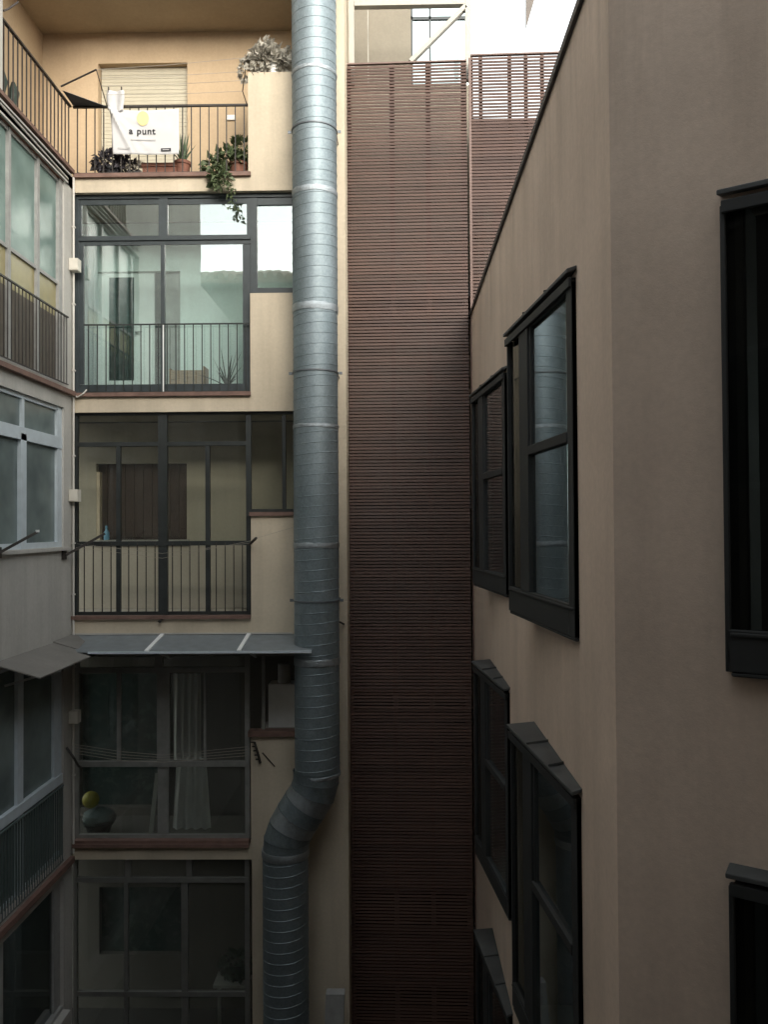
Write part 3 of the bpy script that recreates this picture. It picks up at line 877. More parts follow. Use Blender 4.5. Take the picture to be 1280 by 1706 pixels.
screen('louvre_screen', xs0, xs1, 0.02, zt_l, 'tall brown horizontal louvre screen between the duct and the right building',
       [(.0, .05), (lx(650, xs0), lx(658, xs0)), (lx(710, xs0), lx(718, xs0)), (lx(769, xs0), lx(778, xs0))], [(lx(782, xs0), lx(786, xs0))])
xr0 = on_y(785.5, 300, D2).x
xr1 = xr0 + 2.3
zt_r = zz(785, 97, D2)
screen('louvre_screen', xr0, xr1, ROOF_R - .35, zt_r, 'brown louvre panel above the sloping roof edge of the right building',
       [(.0, .03), (lx(799, xr0), lx(805, xr0)), (lx(847, xr0), lx(853, xr0)), (lx(874, xr0), lx(880, xr0)), (lx(901, xr0), lx(907, xr0)), (1.6, 1.65)], [])

# ---- steel frame above the screen
YS = D2 + .16
sf = thing('steel_frame', (xs0, YS, zt_l - .3), 'cream painted steel frame with diagonal brace on top of the louvre screen', 'frame')
def spart(nm, px0, py0, px1, py1, w, d=.1, y=YS):
    a, b = on_y(px0, py0, y), on_y(px1, py1, y)
    obj(nm, G().bar(a, b, d, w) if abs(px1 - px0) > abs(py1 - py0) else G().bar(a, b, w, d), M_STEELW, sf)
zlow = 125
spart('post', 586.5, zlow + 20, 585.5, -60, .075, .10)
spart('post', 780, zlow + 10, 779.5, -60, .075, .10)
spart('beam', 591, 8, 775, 5, .085, .10)
spart('brace', 684, 104, 776, 12, .10, .06)
spart('stud', 614, 140, 613, 14, .012, .05, YS + .5)

# ---- stair tower behind
YT = 12.75
x0 = XC - .25; x1 = on_y(685, 60, YT).x; x2 = on_y(783, 60, YT).x
tw = thing('stair_tower', (x0, YT, 0), 'pale rendered stair tower with a tall window rising behind the louvre screen', 'tower')
zsill = zz(730, 142, YT)
g = G(); g.box(x0, x1, YT, YT + .3, 0, EYE + 14.5); g.box(x1, x2, YT, YT + .3, 0, zsill); g.box(x1, x2, YT, YT + .3, EYE + 13.9, EYE + 14.5)
g.box(x0, x0 + .25, D2 + .91, YT, 0, EYE + 14.5)
obj('wall', g, M_TOWER, tw)
g = G()
for p in (686.5, 717): g.box(on_y(p - 1.6, 60, YT).x, on_y(p + 1.6, 60, YT).x, YT + .04, YT + .09, zsill, EYE + 13.9)
g.box(x1, x2, YT + .04, YT + .09, zz(700, 30, YT), zz(700, 25, YT))
fr = obj('window_frame', g, M_DARKFRAME, tw)
box('pane', (x1 + .02, on_y(716, 60, YT).x, YT + .06, YT + .066, zsill, EYE + 13.9), G_CLEAR, fr)
box('pane', (on_y(718, 60, YT).x, x2, YT + .06, YT + .066, zsill, EYE + 13.9), G_CLEAR, fr)
for k in range(4):
    zl_ = zz(680, 470, D2) - 3.0 * k
    if zl_ > 0.3: box('light_stop_slab', (x0 + .26, x2, D2 + .09, YT - .002, zl_ - .18, zl_), M_DARKROOM, tw)  # slabs added to stop light falling in behind the louvres
box('light_stop_wall', (x2 + .021, x2 + .22, D2 + .31, 13.19, 0, zz(790, 330, D2)), M_TOWER, tw)  # cross wall added to close off light leaking in behind the louvres
zpar = zz(830, 197, 12.3)
pw = box('roof_parapet', (x2 - .04, 9.0, 12.3, 12.5, ROOF_R - .3, zpar), M_SLATPOST)
tag(pw, 'brown parapet wall seen through the gaps of the upper right louvres', 'wall')
# eave bracket of the roof beyond
YE = 14.0
a = on_y(877, 47, YE); b = on_y(877, -70, YE); c = on_y(911, -70, YE)
ev = thing('roof_eave', (a.x, YE, a.z), 'dark tapering eave bracket hanging into the white sky at the top', 'eave')
g = G()
for yy in (0, .06):
    g.v += [(a.x, YE + yy, a.z), (c.x, YE + yy, c.z), (b.x, YE + yy, b.z + .0)]
g.f += [(0, 1, 2), (5, 4, 3), (0, 3, 4, 1), (1, 4, 5, 2), (2, 5, 3, 0)]
obj('bracket', g, M_EAVE, ev)
obj('eave_board', G().box(a.x - .1, a.x + 3.2, YE - .3, YE + 1.0, b.z + .0, b.z + .12), M_EAVE, ev)
obj('post', G().box(a.x + 2.9, a.x + 3.1, YE + .3, YE + .5, 0, b.z + .1), M_STEELW, ev)

# ================================================================== right building
rb = thing('beige_building', (XR, YC, 0), 'beige brown rendered building on the right with dark metal oriel windows', 'building')
PITCH = 3.05
ZL = [EYE + 1.52 - PITCH * k for k in range(4)]           # lid heights
OH = 2.18
TW = 0.25
C0 = Vector((XR, YC, 0))
def wallA(y0, y1, z0, z1, g): g.box(XR, XR + TW, y0, y1, z0, z1)
g = G()
ys = [YC + .3, 4.95, 6.38, 7.98, 9.41, D2 + .3]
for i in range(len(ys) - 1):
    if i % 2 == 0: wallA(ys[i], ys[i + 1], 0, ROOF_R, g)
    else:
        top = ROOF_R
        for zl_ in ZL:
            z1 = zl_ - .05; z0 = zl_ - OH + .06
            wallA(ys[i], ys[i + 1], z1, top, g); top = max(z0, 0)
            if z0 <= 0: break
        if top > 0: wallA(ys[i], ys[i + 1], 0, top, g)
# corner and oblique wall B
def Bp(s, o): return C0 + dB * s + nB * o
def wallB(s0, s1, z0, z1, g):
    p = [Bp(s0, 0), Bp(s1, 0), Bp(s1, -TW), Bp(s0, -TW)]
    g.prism([(q.x, q.y) for q in p], z0, z1)
sB = 0.545
SBE = 2.35
WB0, WB1 = sB + .06, sB + 1.45
c1 = Bp(.28, -.0); 
g.prism([(C0.x, C0.y), (Bp(.3, 0).x, Bp(.3, 0).y), (Bp(.3, -TW).x, Bp(.3, -TW).y), (XR + TW, YC + .3), (XR, YC + .3)], 0, ROOF_R)
wallB(.3, WB0, 0, ROOF_R, g)
top = ROOF_R
for zl_ in ZL:
    z1 = zl_ - .05; z0 = zl_ - OH + .06
    wallB(WB0, WB1, z1, top, g); top = max(z0, 0)
    if z0 <= 0: break
if top > 0: wallB(WB0, WB1, 0, top, g)
wallB(WB1, SBE, 0, ROOF_R, g)
pe = Bp(SBE, 0)
g.box(pe.x, pe.x + TW, -.68, pe.y - .02, 0, ROOF_R)  # unseen return wall, drawn in to narrow the well and cut its light
g.prism([(pe.x, pe.y - .02), (pe.x + TW, pe.y - .02), (pe.x + TW + .1, pe.y + .25), (Bp(SBE, -TW).x, Bp(SBE, -TW).y), (pe.x, pe.y)], 0, ROOF_R)
obj('wall', g, M_RIGHT, rb)
# roof, floors and dim rooms behind the windows
pl = [(XR + TW, YC + .35), (Bp(.35, -TW).x, Bp(.35, -TW).y), (Bp(SBE, -TW).x, Bp(SBE, -TW).y), (Bp(SBE, 0).x + TW, -.68), (9.0, -.68), (9.0, 11.5), (XR + TW, 11.5)]
obj('roof', G().prism(pl, ROOF_R - .3, ROOF_R - .05), M_COPING, rb)
for k in range(3):
    z = ZL[k] - OH - .35
    obj('floor_slab', G().prism(pl, z - .2, z), M_DARKROOM, rb)
box('room_back', (2.6, 2.7, 4.9, 11.4, 0, ROOF_R - .31), M_GREYROOM, rb)
g = G(); g.box(XR - .025, XR + TW + .1, YC + .02, D2 + .25, ROOF_R, ROOF_R + .05)
cp = obj('coping', g, M_COPING, rb)
g = G(); pp = [Bp(0.02, .025), Bp(SBE, .025), Bp(SBE, -TW - .1), Bp(.35, -TW - .1)]
g.prism([(q.x, q.y) for q in pp], ROOF_R + .001, ROOF_R + .051)
obj('coping', g, M_COPING, rb)

# oriel windows.  local frame: s along the wall from the far end to the near end, o outwards
FO, NO, LEN = .19, .03, 1.60
YO = 6.47
def uA(px, py=877):
    """position along the sloping face seen at pixel column px"""
    pf = Vector((XR - FO, YO, 0)); pn = Vector((XR - NO, YO - LEN, 0)); d = (pn - pf)
    n = Vector((-d.y, d.x, 0)); q = hit(px, py, pf, n)
    return (q - pf).dot(d) / d.dot(d)
def zA(px, py):
    pf = Vector((XR - FO, YO, 0)); pn = Vector((XR - NO, YO - LEN, 0)); d = (pn - pf)
    return hit(px, py, pf, Vector((-d.y, d.x, 0))).z - ZL[0]
U = dict(p0=uA(847), p1=uA(868), m1=uA(878), q0=uA(882), q1=uA(947))
ZP_TOP = zA(905, 512); ZT0, ZT1 = zA(900, 752), zA(900, 736); ZAP = zA(900, 992); ZN_TOP = zA(860, 556)
def oriel(org, ds, do, zl_, fo, no, length, dark=False, rv=(.09, 1.52)):
    """org: wall point at the far end, ds/do: unit vectors along the wall and outwards"""
    org, ds, do = Vector(org), Vector(ds), Vector(do)
    def W(s, o, z): q = org + ds * s + do * o; return (q.x, q.y, z)
    def Fc(u, out, z):           # on the face
        s = u * length; o = fo + (no - fo) * u + out
        return W(s, o, z)
    def fbox(g, u0, u1, z0, z1, a, b):
        g.hexa([Fc(u0, a, z0), Fc(u1, a, z0), Fc(u1, b, z0), Fc(u0, b, z0), Fc(u0, a, z1), Fc(u1, a, z1), Fc(u1, b, z1), Fc(u0, b, z1)])
    zb = zl_ - OH
    g = G()
    fbox(g, 0, 1, zl_ - .06, zl_ + ZP_TOP - zl_ if False else zl_ + ZP_TOP, -.05, 0)     # header
    fbox(g, 0, U['p0'], zb, zl_ + ZP_TOP, -.05, 0.0)
    fbox(g, U['p1'], U['q0'], zl_ + ZAP, zl_ + ZP_TOP, -.05, .004)
    fbox(g, U['q1'], 1, zb, zl_ + ZP_TOP, -.05, 0.0)
    fbox(g, U['q0'], U['q1'], zl_ + ZT0, zl_ + ZT1, -.045, .006)
    # inner sash edges
    fbox(g, U['q0'], U['q0'] + .022, zl_ + ZT1, zl_ + ZP_TOP, -.045, -.01); fbox(g, U['q1'] - .022, U['q1'], zl_ + ZT1, zl_ + ZP_TOP, -.045, -.01)
    fbox(g, U['q0'], U['q1'], zl_ + ZP_TOP - .04, zl_ + ZP_TOP, -.045, -.01)
    par = obj('oriel_window', g, M_ZINC, rb)
    g = G(); fbox(g, U['p0'], U['q1'], zb, zl_ + ZAP, -.05, .0); fbox(g, 0.0, 1, zl_ + ZAP - .03, zl_ + ZAP - .012, .001, .01); obj('apron', g, M_ZINC, par)
    # far side panel and base
    g = G(); g.hexa([W(0, 0, zb), W(.03, 0, zb), W(.03, fo - .051, zb), W(0, fo - .051, zb), W(0, 0, zl_ - .06), W(.03, 0, zl_ - .06), W(.03, fo - .051, zl_ - .06), W(0, fo - .051, zl_ - .06)])
    obj('side_panel', g, M_ZINC, par)
    g = G(); g.hexa([W(length - .03, 0, zb), W(length, 0, zb), W(length, no - .004, zb), W(length - .03, no - .004, zb), W(length - .03, 0, zl_ - .06), W(length, 0, zl_ - .06), W(length, no - .004, zl_ - .06), W(length - .03, no - .004, zl_ - .06)])
    obj('side_panel', g, M_ZINC, par)
    g = G(); g.hexa([W(0, .001, zb - .02), W(length, .001, zb - .02), W(length, no - .002, zb - .02), W(0, fo - .002, zb - .02), W(0, .001, zb - .002), W(length, .001, zb - .002), W(length, no - .002, zb - .002), W(0, fo - .002, zb - .002)])
    obj('base', g, M_ZINC, par)
    for sv in (rv[0] + .004, rv[1] - .016):  # dark linings added to hide the daylit jambs behind the glass
        g = G(); g.hexa([W(sv, -TW, zb + .07), W(sv + .012, -TW, zb + .07), W(sv + .012, -.001, zb + .07), W(sv, -.001, zb + .07), W(sv, -TW, zl_ - .06), W(sv + .012, -TW, zl_ - .06), W(sv + .012, -.001, zl_ - .06), W(sv, -.001, zl_ - .06)])
        obj('added_dark_lining', g, M_ZINC, par)
    # lid: a slightly falling metal cover
    g = G()
    e = .03
    lo = [W(-.03, 0, zl_ - .02), W(length + .03, 0, zl_ - .02), W(length + .03, no + e, zl_ - .04), W(-.03, fo + e, zl_ - .04)]
    hi = [W(-.03, 0, zl_ + .005), W(length + .03, 0, zl_ + .005), W(length + .03, no + e, zl_ - .015), W(-.03, fo + e, zl_ - .015)]
    g.hexa(lo + hi); lid = obj('lid', g, M_ZINCLID, par)
    for f_ in (.36, .7):
        sa = length * f_; oo = fo + (no - fo) * f_ + e
        g = G(); g.bar(Vector(W(sa, .004, zl_ + .012)), Vector(W(sa, oo - .004, zl_ - .008)), .014, .016); obj('seam', g, M_ZINCLID, lid)
    g = G(); fbox(g, -.01, 1.01, zl_ - .12, zl_ - .062, .002, .02); obj('drip_moulding', g, M_ZINC, par)
    for (u0, u1, z0, z1) in ((U['p0'], U['p1'], zl_ + ZAP, zl_ + ZP_TOP), (U['q0'], U['q1'], zl_ + ZT1, zl_ + ZP_TOP), (U['q0'], U['q1'], zl_ + ZAP, zl_ + ZT0)):
        g = G(); fbox(g, u0, u1, z0, z1, -.03, -.024); obj('pane', g, G_BLACK if dark else (G_NARROW if u0 == U['p0'] else G_ORIEL), par)
    for o_ in [par] + [c for c in par.children if 'pane' not in c.name]:
        bv = o_.modifiers.new('edge', 'BEVEL'); bv.width = .005; bv.segments = 2; bv.limit_method = 'ANGLE'
    return par
for y in (6.47, 9.50):
    for k in range(3):
        if y < 7 and k == 2: continue
        oriel((XR, y, 0), (0, -1, 0), (-1, 0, 0), ZL[k], FO, NO, LEN, dark=False)
pB = Bp(sB, 0)
for k in range(2):
    oriel((pB.x, pB.y, 0), dB, nB, ZL[k], .055, .055, 1.5, dark=True, rv=(.06, 1.45))

# ================================================================== building behind the camera
rear = thing('tile_roofed_building', (0, -.7, 0), 'building with a clay tile eave mirrored in the upper gallery glass', 'building')
zr_ = EYE + 7.05
box('wall', (-12, 9.0, -1.1, -.7, 0, zr_ - .17), M_REAR, rear)
rf = obj('roof', G().hexa([(-12, -.45, zr_ - .3), (9, -.45, zr_ - .3), (9, -4, zr_ + .9), (-12, -4, zr_ + .9), (-12, -.45, zr_ - .2), (9, -.45, zr_ - .2), (9, -4, zr_ + 1.0), (-12, -4, zr_ + 1.0)][::1]), M_TILE, rear)
tl = G().tube([(-11.8, -.38, zr_ - .16), (-11.8, -2.2, zr_ + .46)], .095, 10)
t0 = obj('roof_tile', tl, M_TILE, rf)
shared('roof_tile', t0, rf, [(.27 * i, 0, random.uniform(-.012, .012)) for i in range(1, 76)])
for (x, z) in ((-2.6, 11.2), (.3, 11.2), (3.2, 11.2), (-2.6, 8.2), (3.2, 8.2), (-2.6, 5.0)):
    wf = box('window', (x - .55, x + .55, -.72, -.66, z - .8, z + .8), M_GREYALU, rear)
    box('pane', (x - .48, x + .48, -.659, -.652, z - .73, z + .73), M_DOORDARK, wf)

# ================================================================== things on the terrace
# banner
zr_top = zz(300, 180, D1 - .02)
x0, x1, z0, z1 = rect(184, 182, 298, 257, D1 - .03)
def ban_y(u, v):
    fold = sum(a_ * math.exp(-((v - k_ * u - .02) ** 2) / (.004 + .02 * u)) * math.exp(-u * 2.2) for k_, a_ in ((3.2, .025), (1.5, .018), (.6, .018)))
    return -fold + D1 - .035 - .012 * math.sin(u * 5 + v * 2) * v - .02 * math.exp(-((u * 1.3 - (1 - v) * .0 - v * .55) ** 2) / .01) * (1 - u)
def banf(u, v):
    x = x0 + (x1 - x0) * (u + .04 * (v) * (1 - u) ** 2)
    z = z1 + (z0 - z1) * v - .035 * math.sin(math.pi * u) * (1 - v) * .6 - .01 * u * v
    return Vector((x, ban_y(u, v), z))
bn = thing('banner', (x0, D1 - .03, z0), 'white banner reading a punt with a yellow disc, tied to the terrace railing', 'banner')
g = G().grid(banf, 40, 24)
ob = obj('banner_cloth', g, M_CLOTHW, bn)
so_ = ob.modifiers.new('thickness', 'SOLIDIFY'); so_.thickness = .003
def print_disc(cu, cv, ru, rv, mat, name):
    g = G(); n = 28; g.v.append(tuple(banf(cu, cv) - Vector((0, .012, 0))))
    for k in range(n):
        a = 2 * math.pi * k / n
        g.v.append(tuple(banf(cu + ru * math.cos(a), cv + rv * math.sin(a)) - Vector((0, .012, 0))))
    for k in range(n): g.f.append((0, 1 + (k + 1) % n, 1 + k))
    obj(name, g, mat, bn)
def print_rect(u0, u1, v0, v1, mat, name, off=.012):
    g = G(); g.grid(lambda a, b: banf(u0 + (u1 - u0) * a, v0 + (v1 - v0) * b) - Vector((0, off, 0)), 8, 2)
    obj(name, g, mat, bn)
print_disc(.475, .19, .088, .17, M_YELLOW, 'printed_disc')
def text(body, px, py, hpx, mat, Y, parent, name='lettering', thick=0.0):
    cu_ = bpy.data.curves.new('t', 'FONT'); cu_.body = body; cu_.size = 1.0; cu_.offset = thick
    cu_.space_character = 1.12
    to = bpy.data.objects.new('t', cu_); COL.objects.link(to)
    bpy.context.view_layer.update()
    me = bpy.data.meshes.new_from_object(to.evaluated_get(bpy.context.evaluated_depsgraph_get()))
    bpy.data.objects.remove(to)
    k = hpx / F_PX * Y; p = on_y(px, py, Y); off = ORG[root_of(parent)]
    for v in me.vertices:
        X = p.x + v.co.x * k; Z = p.z + v.co.y * k
        u = (X - x0) / (x1 - x0); vv = (z1 - Z) / (z1 - z0)
        yv = ban_y(u, vv) - .012
        v.co = Vector((X - off.x, yv - off.y, Z - off.z))
    me.materials.append(mat)
    o = bpy.data.objects.new(name, me); COL.objects.link(o); o.parent = parent
    return o
text('a punt', 215.5, 224.5, 15.5, M_TEXT, D1 - .035, bn, thick=.022)
print_rect(.29, .66, .665, .69, M_GREYPRINT, 'printed_line'); print_rect(.08, .28, .86, .89, M_GREYPRINT, 'printed_line')
print_rect(.735, .885, .865, .935, M_TEXT, 'printed_tag'); print_rect(.76, .86, .892, .908, M_GREYPRINT, 'printed_line', .015)
# white cloth pegged above the banner
a0, a1, c0, c1 = rect(180, 154, 208, 186, D1 - .02)
wc = thing('hanging_cloth', (a0, D1 - .02, c0), 'small white cloth pegged beside the banner on the terrace railing', 'cloth')
o = obj('cloth', G().grid(lambda u, v: (a0 + (a1 - a0) * (u + .08 * math.sin(v * 5) * (u - .5)), D1 - .06 - .015 * math.sin(u * 9), c1 + (c0 - c1) * v - .03 * math.sin(u * 3.1) * v), 16, 12), M_CLOTHW, wc)
o.modifiers.new('thickness', 'SOLIDIFY').thickness = .003
for u in (.08, .85):
    xx = a0 + (a1 - a0) * u
    obj('peg', G().box(xx - .006, xx + .006, D1 - .075, D1 - .05, c1 - .03, c1 + .05), M_IRON, wc)

# clothes-drying arms and lines on the terrace
def rod(g, a, b, r=.009): g.tube([a, b], r, 6); return g
zrl = zz(300, 176, D1)
arm = thing('drying_rack', (on_y(180, 176, D1).x, D1, zrl), 'folding iron clothes drying arms and lines on the terrace railing', 'drying rack')
pA = on_x(101, 144, XL - .0); pB2 = on_y(160, 116, D1 - .5); pC = on_y(178, 177, D1)
obj('arm', rod(G(), pA, pB2, .012), M_IRON, arm); obj('arm', rod(G(), pB2, pC, .007), M_IRON, arm)
pD = on_y(412, 176, D1 - .01); pE = on_y(404, 152, D1 - .25); pF = on_y(409, 115, D1 - .5)
obj('arm', G().tube([pD, pE, pF], .007, 6), M_IRON, arm)
for k, (q0, q1) in enumerate((((160, 116), (409, 96)), ((164, 130), (407, 119)), ((168, 143), (406, 134)), ((172, 158), (404, 152)))):
    a_, b_ = on_y(*q0, D1 - .45 + .1 * k), on_y(*q1, D1 - .45 + .1 * k); m = (a_ + b_) / 2 - Vector((0, 0, .015))
    obj('line', G().tube([a_, m, b_], .0028, 4), M_LINE, arm)
arm2 = thing('clothes_hanger', on_x(5, 18, XL), 'short iron arm sticking up from the far left end of the terrace railing', 'drying arm')
obj('arm', G().tube([on_x(5, 18, XL), on_x(13, 15, XL + .02), on_x(30, 3, XL + .1)], .011, 6), M_IRON, arm2)
# slate coloured tarp over the corner of the railing
pa, pb, pc_ = on_x(104, 151, XL), on_x(124, 179, XL), on_y(179, 178, D1)
def tri(u, v):
    p = Vector(pa).lerp(Vector(pb), v); q = Vector(pa).lerp(Vector(pc_), v)
    r_ = p.lerp(q, u); r_.z += .03 * math.sin(u * math.pi) * v * (1 - v); r_.y -= .01
    return r_
tp = obj('tarpaulin', G().grid(tri, 10, 10), M_TARP); tp.modifiers.new('thickness', 'SOLIDIFY').thickness = .004
tag(tp, 'slate grey tarpaulin stretched across the corner of the terrace railing', 'tarpaulin')

# ---- plants and pots
def pot(parent, c, r, h, mat, square=None):
    if square:
        g = G().box(c[0] - square, c[0] + square, c[1] - r, c[1] + r, c[2], c[2] + h)
        g2_ = G().box(c[0] - square - .015, c[0] + square + .015, c[1] - r - .015, c[1] + r + .015, c[2] + h - .05, c[2] + h)
        o = obj('planter', g, mat, parent); obj('rim', g2_, mat, o)
        return o
    o = obj('pot', G().lathe([(r * .72, 0), (r * .9, h * .75), (r * .93, h * .84), (r * 1.04, h * .85), (r * 1.05, h), (r * .95, h), (r * .93, h * .9)], c, 24), mat, parent)
    return o
ytr = D1 + .22; zf = b1[1] + .0
def bush(g, c, rx, ry, rz, n, L, Wd, droop=.2):
    for i in range(n):
        th = random.uniform(0, 2 * math.pi); ph = math.acos(random.uniform(-1, 1)); rr = random.uniform(.45, 1) ** .6
        d = Vector((math.sin(ph) * math.cos(th), math.sin(ph) * math.sin(th), math.cos(ph)))
        p = Vector(c) + Vector((d.x * rx, d.y * ry, d.z * rz)) * rr
        dd = (d + Vector((random.uniform(-.6, .6), random.uniform(-.6, .6), random.uniform(-.6, .4) - droop))).normalized()
        up = (d + Vector((random.uniform(-.4, .4),) * 3)).normalized()
        k = random.uniform(.4, 1.45)
        g.leafq(p, dd, up, L * k, Wd * k)
    return g
def spikes(name, parent, c, n, L, Wd, mat, spread=.9):
    for i in range(n):
        a = 2 * math.pi * i / n + random.uniform(-.3, .3); tl_ = random.uniform(.15, spread)
        d = Vector((math.cos(a) * math.sin(tl_), math.sin(a) * math.sin(tl_), math.cos(tl_)))
        l = L * random.uniform(.7, 1.1); sd = d.cross(Vector((0, 0, 1))).normalized()
        g = G(); ps = []
        for j in range(6):
            t = j / 5
            p = Vector(c) + d * l * t + Vector((0, 0, -.25 * l * t * t * math.sin(tl_)))
            w_ = Wd * (1 - t ** 1.6) * .5 + .001
            nrm = sd.cross(d)
            g.v += [tuple(p - sd * w_), tuple(p - nrm * w_ * .6), tuple(p + sd * w_), tuple(p + nrm * w_ * .15)]
        for j in range(5):
            for k in range(4):
                a0_, b0_ = j * 4 + k, j * 4 + (k + 1) % 4
                g.f.append((a0_, b0_, b0_ + 4, a0_ + 4))
        g.f.append((20, 21, 22, 23)); g.smooth = True
        obj(name, g, mat, parent)
# aloe in terracotta
p = on_y(304, 280, ytr)
al = thing('aloe_plant', (p.x, ytr, zf), 'spiky green aloe in a terracotta pot at the right edge of the banner', 'potted plant')
pot(al, (p.x, ytr, zf), .11, .27, M_TERRA)
spikes('leaf', al, (p.x, ytr, zf + .25), 13, .42, .05, M_ALOE, .8)
# brown planter
p = on_y(272, 280, ytr)
pl_ = thing('planter_box', (p.x, ytr + .04, zf), 'brown terracotta planter box standing under the banner', 'planter')
pot(pl_, (p.x - .03, ytr + .04, zf), .10, .24, M_TERRA, square=.24)
box('soil', (p.x - .25, p.x + .19, ytr - .04, ytr + .12, zf + .241, zf + .246), M_SOIL, pl_)
# dark pots with purple foliage
p = on_y(188, 280, ytr)
dp = thing('purple_plant', (p.x, ytr, zf), 'dark purplish plant bulging from a black pot left of the banner', 'potted plant')
pot(dp, (p.x, ytr, zf), .13, .18, M_DARKPOT)
fo_ = obj('foliage', bush(bush(G(), (p.x - .05, ytr, zf + .27), .20, .14, .15, 330, .075, .05), (p.x + .12, ytr, zf + .2), .2, .12, .14, 230, .075, .05), M_PURPLE, dp, smooth=False)
p = on_y(222, 285, ytr)
dp2 = thing('grey_plant', (p.x, ytr, zf), 'low silvery plant in a black pot half hidden behind the banner bottom', 'potted plant')
pot(dp2, (p.x + .05, ytr + .03, zf), .1, .13, M_DARKPOT)
obj('foliage', bush(G(), (p.x + .05, ytr + .02, zf + .18), .14, .1, .09, 160, .06, .04), M_GREYLEAF, dp2, smooth=False)
p = on_y(138, 285, ytr)
dp3 = thing('ground_plant', (p.x, ytr, zf), 'small dry low plant at the left corner of the terrace floor', 'plant')
pot(dp3, (p.x, ytr, zf), .06, .04, M_TERRA)
obj('foliage', bush(G(), (p.x, ytr, zf + .06), .14, .08, .05, 90, .05, .03), M_PURPLE, dp3, smooth=False)
# trailing ivy in pot by the parapet
p = on_y(397, 280, ytr - .02)
iv = thing('trailing_plant', (p.x, ytr, zf), 'leafy green trailing plant spilling from a terracotta pot over the terrace edge', 'potted plant')
pot(iv, (p.x, ytr, zf), .13, .24, M_TERRA)
g = G()
bush(g, (p.x + .06, ytr, zf + .42), .15, .12, .17, 150, .10, .075)
bush(g, (p.x - .13, ytr - .04, zf + .30), .17, .12, .10, 130, .10, .07)
bush(g, (p.x - .28, ytr - .12, zf + .14), .12, .10, .14, 90, .10, .075)
q = on_y(368, 300, D1 - .06)
bush(g, (q.x, D1 - .08, q.z), .12, .05, .10, 60, .10, .07)
def trail(g, pts_, n, L, Wd):
    for i in range(n):
        t = i / (n - 1) * (len(pts_) - 1); k = min(int(t), len(pts_) - 2); pp_ = Vector(pts_[k]).lerp(Vector(pts_[k + 1]), t - k)
        pp_ += Vector((random.gauss(0, .025), random.gauss(0, .015), random.gauss(0, .015)))
        g.leafq(pp_, (random.uniform(-1, 1), random.uniform(-1, -.1), random.uniform(-1, .1)), (0, -.5, 1), L * random.uniform(.6, 1.2), Wd * random.uniform(.6, 1.2))
tr1 = [on_y(368, 285, D1 - .1), on_y(376, 305, D1 - .1), on_y(386, 316, D1 - .08), on_y(386, 330, D1 - .07), on_y(392, 350, D1 - .07)]
trail(g, tr1, 46, .085, .055)
trail(g, [on_y(358, 268, D1 - .1), on_y(360, 290, D1 - .1), on_y(366, 304, D1 - .1)], 26, .10, .075)
obj('foliage', g, M_LEAF, iv, smooth=False)
obj('stem', G().tube([(p.x, ytr, zf + .2), (p.x - .15, ytr - .1, zf + .25)] + tr1, .005, 5), M_LEAF, iv)
# silver plant on the parapet
p = on_y(448, 112, D1 + .11)
sv = thing('silver_plant', (p.x, D1 + .11, par_z), 'bushy silver grey plant sitting on top of the terrace parapet', 'potted plant')
pot(sv, (p.x + .08, D1 + .08, par_z), .085, .14, M_WHITE)
g = bush(G(), (p.x - .02, D1 + .10, par_z + .20), .27, .14, .16, 420, .10, .075)
bush(g, (p.x - .03, D1 + .10, par_z + .36), .14, .09, .09, 110, .09, .07)
bush(g, (p.x - .30, D1 + .06, par_z + .06), .09, .07, .15, 90, .075, .055); bush(g, (p.x + .2, D1 + .1, par_z + .22), .14, .1, .16, 120, .09, .07)
obj('foliage', g, M_GREYLEAF, sv, smooth=False)
# dry dark cactus-like stems at the left end of the side railing
for (qx, qb, qt, wd, lab) in ((3.5, 152, 118, .035, 'narrow dark pot plant at the very left end of the side railing'), (20, 172, 137, .055, 'tilted dark pot plant behind the side railing, second from the left edge')):
    pb_ = on_x(qx, qb, XL - .16); pt_ = on_x(qx + 1.5, qt, XL - .16)
    t_ = thing('dark_potted_stem', (pb_.x, pb_.y, zf), lab, 'potted plant')
    pot(t_, (pb_.x, pb_.y, zf), .06, .09, M_TERRA)
    m_ = pb_.lerp(pt_, .55) + Vector((0, .03, 0))
    obj('stem', G().tube([Vector((pb_.x, pb_.y, zf + .06)), pb_, m_, pt_], [wd * .7, wd * .9, wd * 1.2, wd * .35], 8), M_SPIKE, t_)

# ================================================================== things behind the gallery glass
yg = D1 + .45
zf2 = b2[1]
p = on_y(378, 640, yg)
sp = thing('spiky_plant', (p.x, yg, zf2), 'dark spiky plant in a pot behind the second storey glass', 'potted plant')
pot(sp, (p.x, yg, zf2), .13, .18, M_DARKPOT)
spikes('leaf', sp, (p.x, yg, zf2 + .17), 15, .55, .035, M_SPIKE, 1.15)
x0_, x1_, z0_, z1_ = rect(288, 619, 342, 640, yg)
ct = thing('wooden_crate', ((x0_ + x1_) / 2, yg, zf2), 'small wooden crate on the floor behind the second storey glass', 'crate')
nb = 3
for k in range(nb):
    za = zf2 + .01 + (z1_ - zf2 - .01) * k / nb; zb__ = zf2 + .01 + (z1_ - zf2 - .01) * (k + 1) / nb - .008
    obj('plank', G().box(x0_, x1_, yg - .14, yg - .128, za, zb__), M_WOOD, ct); obj('plank', G().box(x0_, x1_, yg + .128, yg + .14, za, zb__), M_WOOD, ct)
obj('end_board', G().box(x1_, x1_ + .015, yg - .14, yg + .14, zf2, z1_ + .05), M_WOOD, ct); obj('end_board', G().box(x0_ - .015, x0_, yg - .14, yg + .14, zf2, z1_ + .02), M_WOOD, ct)
obj('bottom', G().box(x0_, x1_, yg - .127, yg + .127, zf2, zf2 + .01), M_WOOD, ct)
